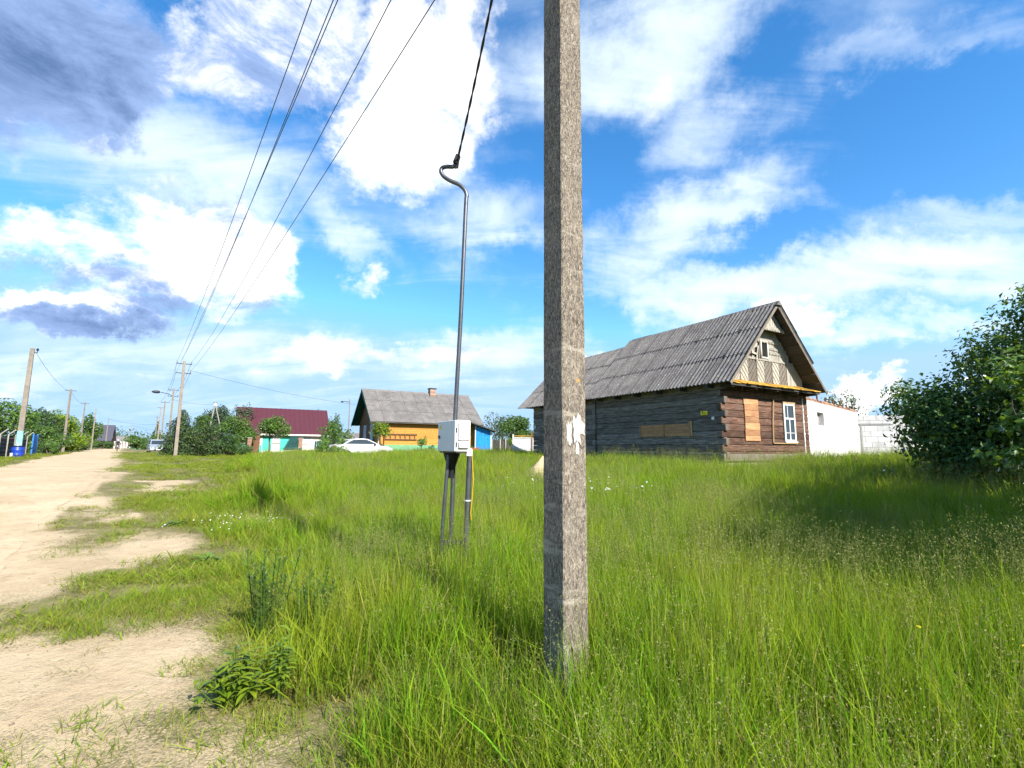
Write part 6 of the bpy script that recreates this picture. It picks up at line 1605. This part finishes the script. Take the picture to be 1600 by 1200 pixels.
# ================================================================== grass: clumps of real blades, scattered with geometry nodes
bladeattr('meadow_blade', (0.20, 0.17, 0.04), (0.125, 0.245, 0.014), (0.235, 0.375, 0.022), 0.45, (0.31, 0.34, 0.03))
bladeattr('lawn_blade', (0.19, 0.17, 0.045), (0.15, 0.25, 0.022), (0.24, 0.34, 0.03), 0.4, (0.28, 0.28, 0.05))
bladeattr('dry_blade', (0.28, 0.21, 0.10), (0.24, 0.22, 0.07), (0.26, 0.27, 0.06), 0.3)
bladeattr('seed_head', (0.16, 0.22, 0.03), (0.20, 0.25, 0.045), (0.24, 0.24, 0.09), 0.35)
def clump(name, n, rad, h0, h1, w0, lean, seed, mats, stems=0, stem_h=(1.1, 1.4), curl=0.5):
    r = np.random.default_rng(seed); V = []; F = []; T = []; MI = []
    def strip(base, hgt, wid, az_, ln, cu, mi, segs=3):
        b = len(V); dx, dy = math.cos(az_), math.sin(az_); tw = r.uniform(0, 3.14); sx_, sy_ = math.cos(tw), math.sin(tw)
        for k in range(segs + 1):
            f = k / segs; outw = ln*f + cu*f*f
            px_, py_, pz_ = base[0] + dx*outw*hgt, base[1] + dy*outw*hgt, base[2] + hgt*f*(1 - 0.25*cu*f)
            if k < segs:
                w_ = wid*(1 - 0.55*f)
                V.append((px_ - sx_*w_/2, py_ - sy_*w_/2, pz_)); V.append((px_ + sx_*w_/2, py_ + sy_*w_/2, pz_)); T.extend((f, f))
            else:
                V.append((px_, py_, pz_)); T.append(1.0)
        for k in range(segs - 1):
            q = b + 2*k; F.append((q, q+1, q+3)); F.append((q, q+3, q+2)); MI.extend((mi, mi))
        q = b + 2*(segs - 1); F.append((q, q+1, q+2)); MI.append(mi)
        return (px_, py_, pz_)
    for k in range(n):
        a = r.uniform(0, 6.28); q = rad*math.sqrt(r.random())
        bx1, by1 = q*math.cos(a), q*math.sin(a)
        strip((bx1, by1, -0.02), r.uniform(h0, h1)*(0.72 + 0.5*float(vnoise(bx1 + seed, by1, 4.0))), w0*(r.uniform(.55, 1.2) if r.random() > .14 else r.uniform(1.6, 2.6)), r.uniform(0, 6.28), abs(r.normal())*lean, abs(r.normal())*curl*.5, 2 if r.random() < .09 else 0)
    for k in range(stems):
        a = r.uniform(0, 6.28); q = rad*math.sqrt(r.random()); hh = h1*r.uniform(*stem_h)
        az_ = r.uniform(0, 6.28); ln = abs(r.normal())*lean*.7
        bx0, by0 = q*math.cos(a), q*math.sin(a)
        tip = strip((bx0, by0, -0.02), hh, w0*.42, az_, ln, .05, 1, 3)
        ph = hh*r.uniform(.14, .24)
        for j in range(30):       # open panicle of tiny spikelets
            f = r.random(); spread = .16*ph*1.6*(1 - f*.75)
            c = (tip[0] + r.normal()*spread - math.cos(az_)*ln*ph*(1-f), tip[1] + r.normal()*spread - math.sin(az_)*ln*ph*(1-f), tip[2] - ph*(1 - f))
            b = len(V); l_ = r.uniform(.0045, .0095)*(h1/0.6); d = r.normal(size=3); d /= np.linalg.norm(d); d[2] = abs(d[2])*.6 + .3; e = r.normal(size=3)*.35
            V += [c, (c[0] + d[0]*l_ + e[0]*l_, c[1] + d[1]*l_ + e[1]*l_, c[2] + d[2]*l_*.6), (c[0] + d[0]*l_, c[1] + d[1]*l_, c[2] + d[2]*l_*1.4)]; T += [1, 1, 1]; F.append((b, b+1, b+2)); MI.append(1)
    me_ = np_mesh(name, V, F, [MATS[x] for x in mats], mat_idx=MI)
    at_ = me_.attributes.new('t', 'FLOAT', 'POINT'); at_.data.foreach_set('value', np.array(T, np.float32)[:len(me_.vertices)])
    return bpy.data.objects.new(name, me_)
def grass_object(name, label, protos, P, rotz, tilt, scl, idx):
    col = bpy.data.collections.new(name + '_clumps')
    for o in protos: col.objects.link(o)
    me_ = bpy.data.meshes.new(name); me_.vertices.add(len(P)); me_.vertices.foreach_set('co', np.asarray(P, np.float32).ravel())
    a = me_.attributes.new('idx', 'INT', 'POINT'); a.data.foreach_set('value', np.asarray(idx, np.int32))
    a = me_.attributes.new('scl', 'FLOAT_VECTOR', 'POINT'); a.data.foreach_set('vector', np.asarray(scl, np.float32).ravel())
    rv = np.stack([tilt[:, 0], tilt[:, 1], rotz], 1)
    a = me_.attributes.new('rot', 'FLOAT_VECTOR', 'POINT'); a.data.foreach_set('vector', rv.astype(np.float32).ravel())
    o = link_mesh(name, me_); tag(o, label, 'grass', None, 'stuff')
    ng = bpy.data.node_groups.new(name + '_scatter', 'GeometryNodeTree')
    ng.interface.new_socket('Geometry', in_out='INPUT', socket_type='NodeSocketGeometry'); ng.interface.new_socket('Geometry', in_out='OUTPUT', socket_type='NodeSocketGeometry')
    N = ng.nodes; gi = N.new('NodeGroupInput'); go = N.new('NodeGroupOutput')
    ci = N.new('GeometryNodeCollectionInfo'); ci.inputs['Collection'].default_value = col; ci.inputs['Separate Children'].default_value = True; ci.inputs['Reset Children'].default_value = True
    ip = N.new('GeometryNodeInstanceOnPoints'); ip.inputs['Pick Instance'].default_value = True
    def attr(nm, ty):
        q = N.new('GeometryNodeInputNamedAttribute'); q.data_type = ty; q.inputs['Name'].default_value = nm; return q.outputs['Attribute']
    er = N.new('FunctionNodeEulerToRotation')
    L_ = ng.links; L_.new(gi.outputs[0], ip.inputs['Points']); L_.new(ci.outputs[0], ip.inputs['Instance'])
    L_.new(attr('idx', 'INT'), ip.inputs['Instance Index']); L_.new(attr('rot', 'FLOAT_VECTOR'), er.inputs[0]); L_.new(er.outputs[0], ip.inputs['Rotation'])
    L_.new(attr('scl', 'FLOAT_VECTOR'), ip.inputs['Scale']); L_.new(ip.outputs[0], go.inputs[0])
    md = o.modifiers.new('scatter', 'NODES'); md.node_group = ng
    return o
def spots(r0, r1, dens, half_az=68):
    A_ = R(half_az); n = int(A_*(r1*r1 - r0*r0)*dens)
    a = rng.uniform(-A_, A_, n); r_ = np.sqrt(rng.uniform(r0*r0, r1*r1, n)); return r_*np.sin(a), r_*np.cos(a), r_
hc, hs2 = math.cos(R(30)), math.sin(R(30))
def blocked(x, y):
    """inside a building, on the heap, on the pole feet"""
    def inb(cx_, cy_, x0, x1, y0, y1):
        lx, ly = (x - cx_)*hc + (y - cy_)*hs2, -(x - cx_)*hs2 + (y - cy_)*hc
        return (lx > x0) & (lx < x1) & (ly > y0) & (ly < y1)
    b = inb(7.7, 17.5, -0.12, 5.6, -0.12, 13) | inb(-10.64, 38, -.1, 8.8, -.1, 6.2) | inb(-29.3, 52, -.1, 8.9, -.1, 5.8)
    b |= (np.hypot((x - 0.95)/1.2, y - 14.6) < 0.85) | (np.hypot(x - PX, y - PY) < 0.16)
    # beyond the white wall of the outbuilding
    b |= ((x - 13.05)*(-0.7) + (y - 20.9)*0.714 > -0.1) & (x > 13.2) & (y < 34)
    return b
tallP = []
for (r0, r1, dens, sxy, hi) in ((0.9, 5, 9.5, 1.0, 0), (5, 10, 5.6, 1.15, 0), (10, 20, 2.5, 1.5, 1), (20, 48, 0.95, 2.3, 2)):
    x, y, r_ = spots(r0, r1, dens)
    tm = tall_mask(x, y); keep = (rng.random(len(x)) < tm) & ~blocked(x, y) & (np.hypot(x, y) > 0.9)
    x, y, r_, tm = x[keep], y[keep], r_[keep], tm[keep]
    hf = 0.55 + 1.15*fbm(x + 17, y + 5, 0.55, 3)
    o = off(x, y)
    hf = hf * (0.55 + 0.45*tm) * (0.78 + 0.22*sst(o, 2.0, 4.0) + 0.26*sst(x, 3.0, 6.5)*sst(y, 4, 7) - 0.05*sst(r_, 14, 24))
    hf *= 1 - 0.12*np.exp(-(np.hypot(x - 0.5, y - 2.4)/0.8)**2)
    tallP.append((x, y, r_, hf, np.full(len(x), sxy), np.full(len(x), hi)))
x, y, r_, hf, sx2, hi = [np.concatenate(a) for a in zip(*tallP)]
n = len(x)
protos = [clump('meadow_clump_%d' % k, 400, 0.36, 0.26, 0.62, 0.0055, 0.15, 500 + k, ('meadow_blade', 'seed_head', 'dry_blade'), stems=(8, 30, 4, 18, 10, 24)[k], curl=0.45 + 0.2*(k % 3)) for k in range(6)]
protos += [clump('meadow_mid_%d' % k, 420, 0.37, 0.25, 0.60, 0.0075, 0.16, 600 + k, ('meadow_blade', 'seed_head', 'dry_blade'), stems=14, curl=0.5) for k in range(3)]
protos += [clump('meadow_wide_%d' % k, 420, 0.38, 0.25, 0.58, 0.0085, 0.16, 700 + k, ('meadow_blade', 'seed_head', 'dry_blade'), stems=8, curl=0.5) for k in range(3)]
# collection order is alphabetical: meadow_clump 0-5, meadow_mid 6-8, meadow_wide 9-11
idx = np.where(hi == 0, rng.integers(0, 6, n), np.where(hi == 1, rng.integers(6, 9, n), rng.integers(9, 12, n)))
P = np.stack([x, y, gz(x, y) - 0.01], 1)
tilt = rng.normal(size=(n, 2)) * 0.10
tilt[:, 1] += 0.05
scl = np.stack([sx2*rng.uniform(.85, 1.2, n), sx2*rng.uniform(.85, 1.2, n), hf], 1)
grass_object('meadow_grass', 'tall green meadow grass with seed heads covering the plot', protos, P, rng.uniform(0, 6.28, n), tilt, scl, idx)

# short roadside grass and sparse tufts on the sand
lawn = []
for (r0, r1, dens, sxy) in ((0.9, 6, 60, 1.0), (6, 14, 20, 1.5), (14, 30, 4.5, 2.4), (30, 75, 1.2, 4.5)):
    x, y, r_ = spots(r0, r1, dens, 64)
    sm = sand_mask(x, y); tm = tall_mask(x, y); fine = fbm(x, y, 3.1, 2)
    prob = np.clip(1.25 - 1.75*sm + 0.5*(fine - 0.5), 0.0, 1) * np.where(sm > 0.8, 0.42, 1.0)
    o = off(x, y); s_ = along(x, y)
    inroad = (o > road_l(s_) + 0.1) & (o < road_r(s_) - 0.15)
    keep = (rng.random(len(x)) < prob*(1 - 0.9*tm)) & ~blocked(x, y) & ~inroad & ~((o < -6.9) & (s_ > 30))
    x, y, r_, sm = x[keep], y[keep], r_[keep], sm[keep]
    hf = (0.55 + 1.0*fbm(x + 9, y + 3, 0.8, 3)) * (1 - 0.45*sm) * (0.8 + 1.1*sst(off(x, y), 0.7, 1.7)*(1 - sst(along(x, y), 12, 20)))
    lawn.append((x, y, sm, hf, np.full(len(x), sxy)))
x, y, sm, hf, sx2 = [np.concatenate(a) for a in zip(*lawn)]
n = len(x)
protos = [clump('lawn_clump_%d' % k, 130, 0.17, 0.05, 0.15, 0.004, 0.45, 800 + k, ('lawn_blade', 'seed_head', 'dry_blade'), stems=0, curl=0.9) for k in range(4)]
protos += [clump('tuft_dry_%d' % k, 34, 0.10, 0.03, 0.11, 0.0038, 0.8, 900 + k, ('dry_blade', 'seed_head', 'dry_blade'), stems=0, curl=1.1) for k in range(3)]
dry = rng.random(n) < (0.15 + 0.85*sm)
idx = np.where(dry, rng.integers(4, 7, n), rng.integers(0, 4, n))
P = np.stack([x, y, gz(x, y) - 0.005], 1)
scl = np.stack([sx2*rng.uniform(.8, 1.3, n), sx2*rng.uniform(.8, 1.3, n), hf], 1)
grass_object('short_grass', 'short roadside grass and dry tufts along the sandy road', protos, P, rng.uniform(0, 6.28, n), rng.normal(size=(n, 2))*0.12, scl, idx)
print('meadow clumps', len(hi), 'lawn clumps', n)

# pebbles and crumbs of soil on the sand
def pebbles():
    x, y, r_ = spots(1.2, 16, 30, 66)
    o = off(x, y); sm = sand_mask(x, y); keep = (sm > 0.55) & (rng.random(len(x)) < np.where(r_ < 6, 0.5, 0.16)); x, y = x[keep], y[keep]
    base = np.array([(1, 0, 0), (-1, 0, 0), (0, 1, 0), (0, -1, 0), (0, 0, 1), (0, 0, -1)], float); tri = np.array([(0, 2, 4), (2, 1, 4), (1, 3, 4), (3, 0, 4), (2, 0, 5), (1, 2, 5), (3, 1, 5), (0, 3, 5)])
    n_ = len(x); sz = 0.004 + 0.010*rng.random(n_)**3
    V = base[None]*rng.uniform(.6, 1.3, (n_, 6, 1))*sz[:, None, None]*np.array([1.2, 1, .7]); th_ = rng.uniform(0, 6.28, n_); c_, s_ = np.cos(th_)[:, None], np.sin(th_)[:, None]
    V = np.stack([V[..., 0]*c_ - V[..., 1]*s_, V[..., 0]*s_ + V[..., 1]*c_, V[..., 2]], -1) + np.stack([x, y, gz(x, y) + 0.004], 1)[:, None]
    F = (tri[None] + (np.arange(n_)*6)[:, None, None]).reshape(-1, 3)
    paint('pebble', (0.26, 0.21, 0.16), 0.95, 0.5, 30)
    o_ = link_mesh('pebbles', np_mesh('pebbles', V.reshape(-1, 3), F, [MATS['pebble']])); tag(o_, 'small stones and crumbs scattered on the sandy track', 'pebbles', None, 'stuff')
pebbles()
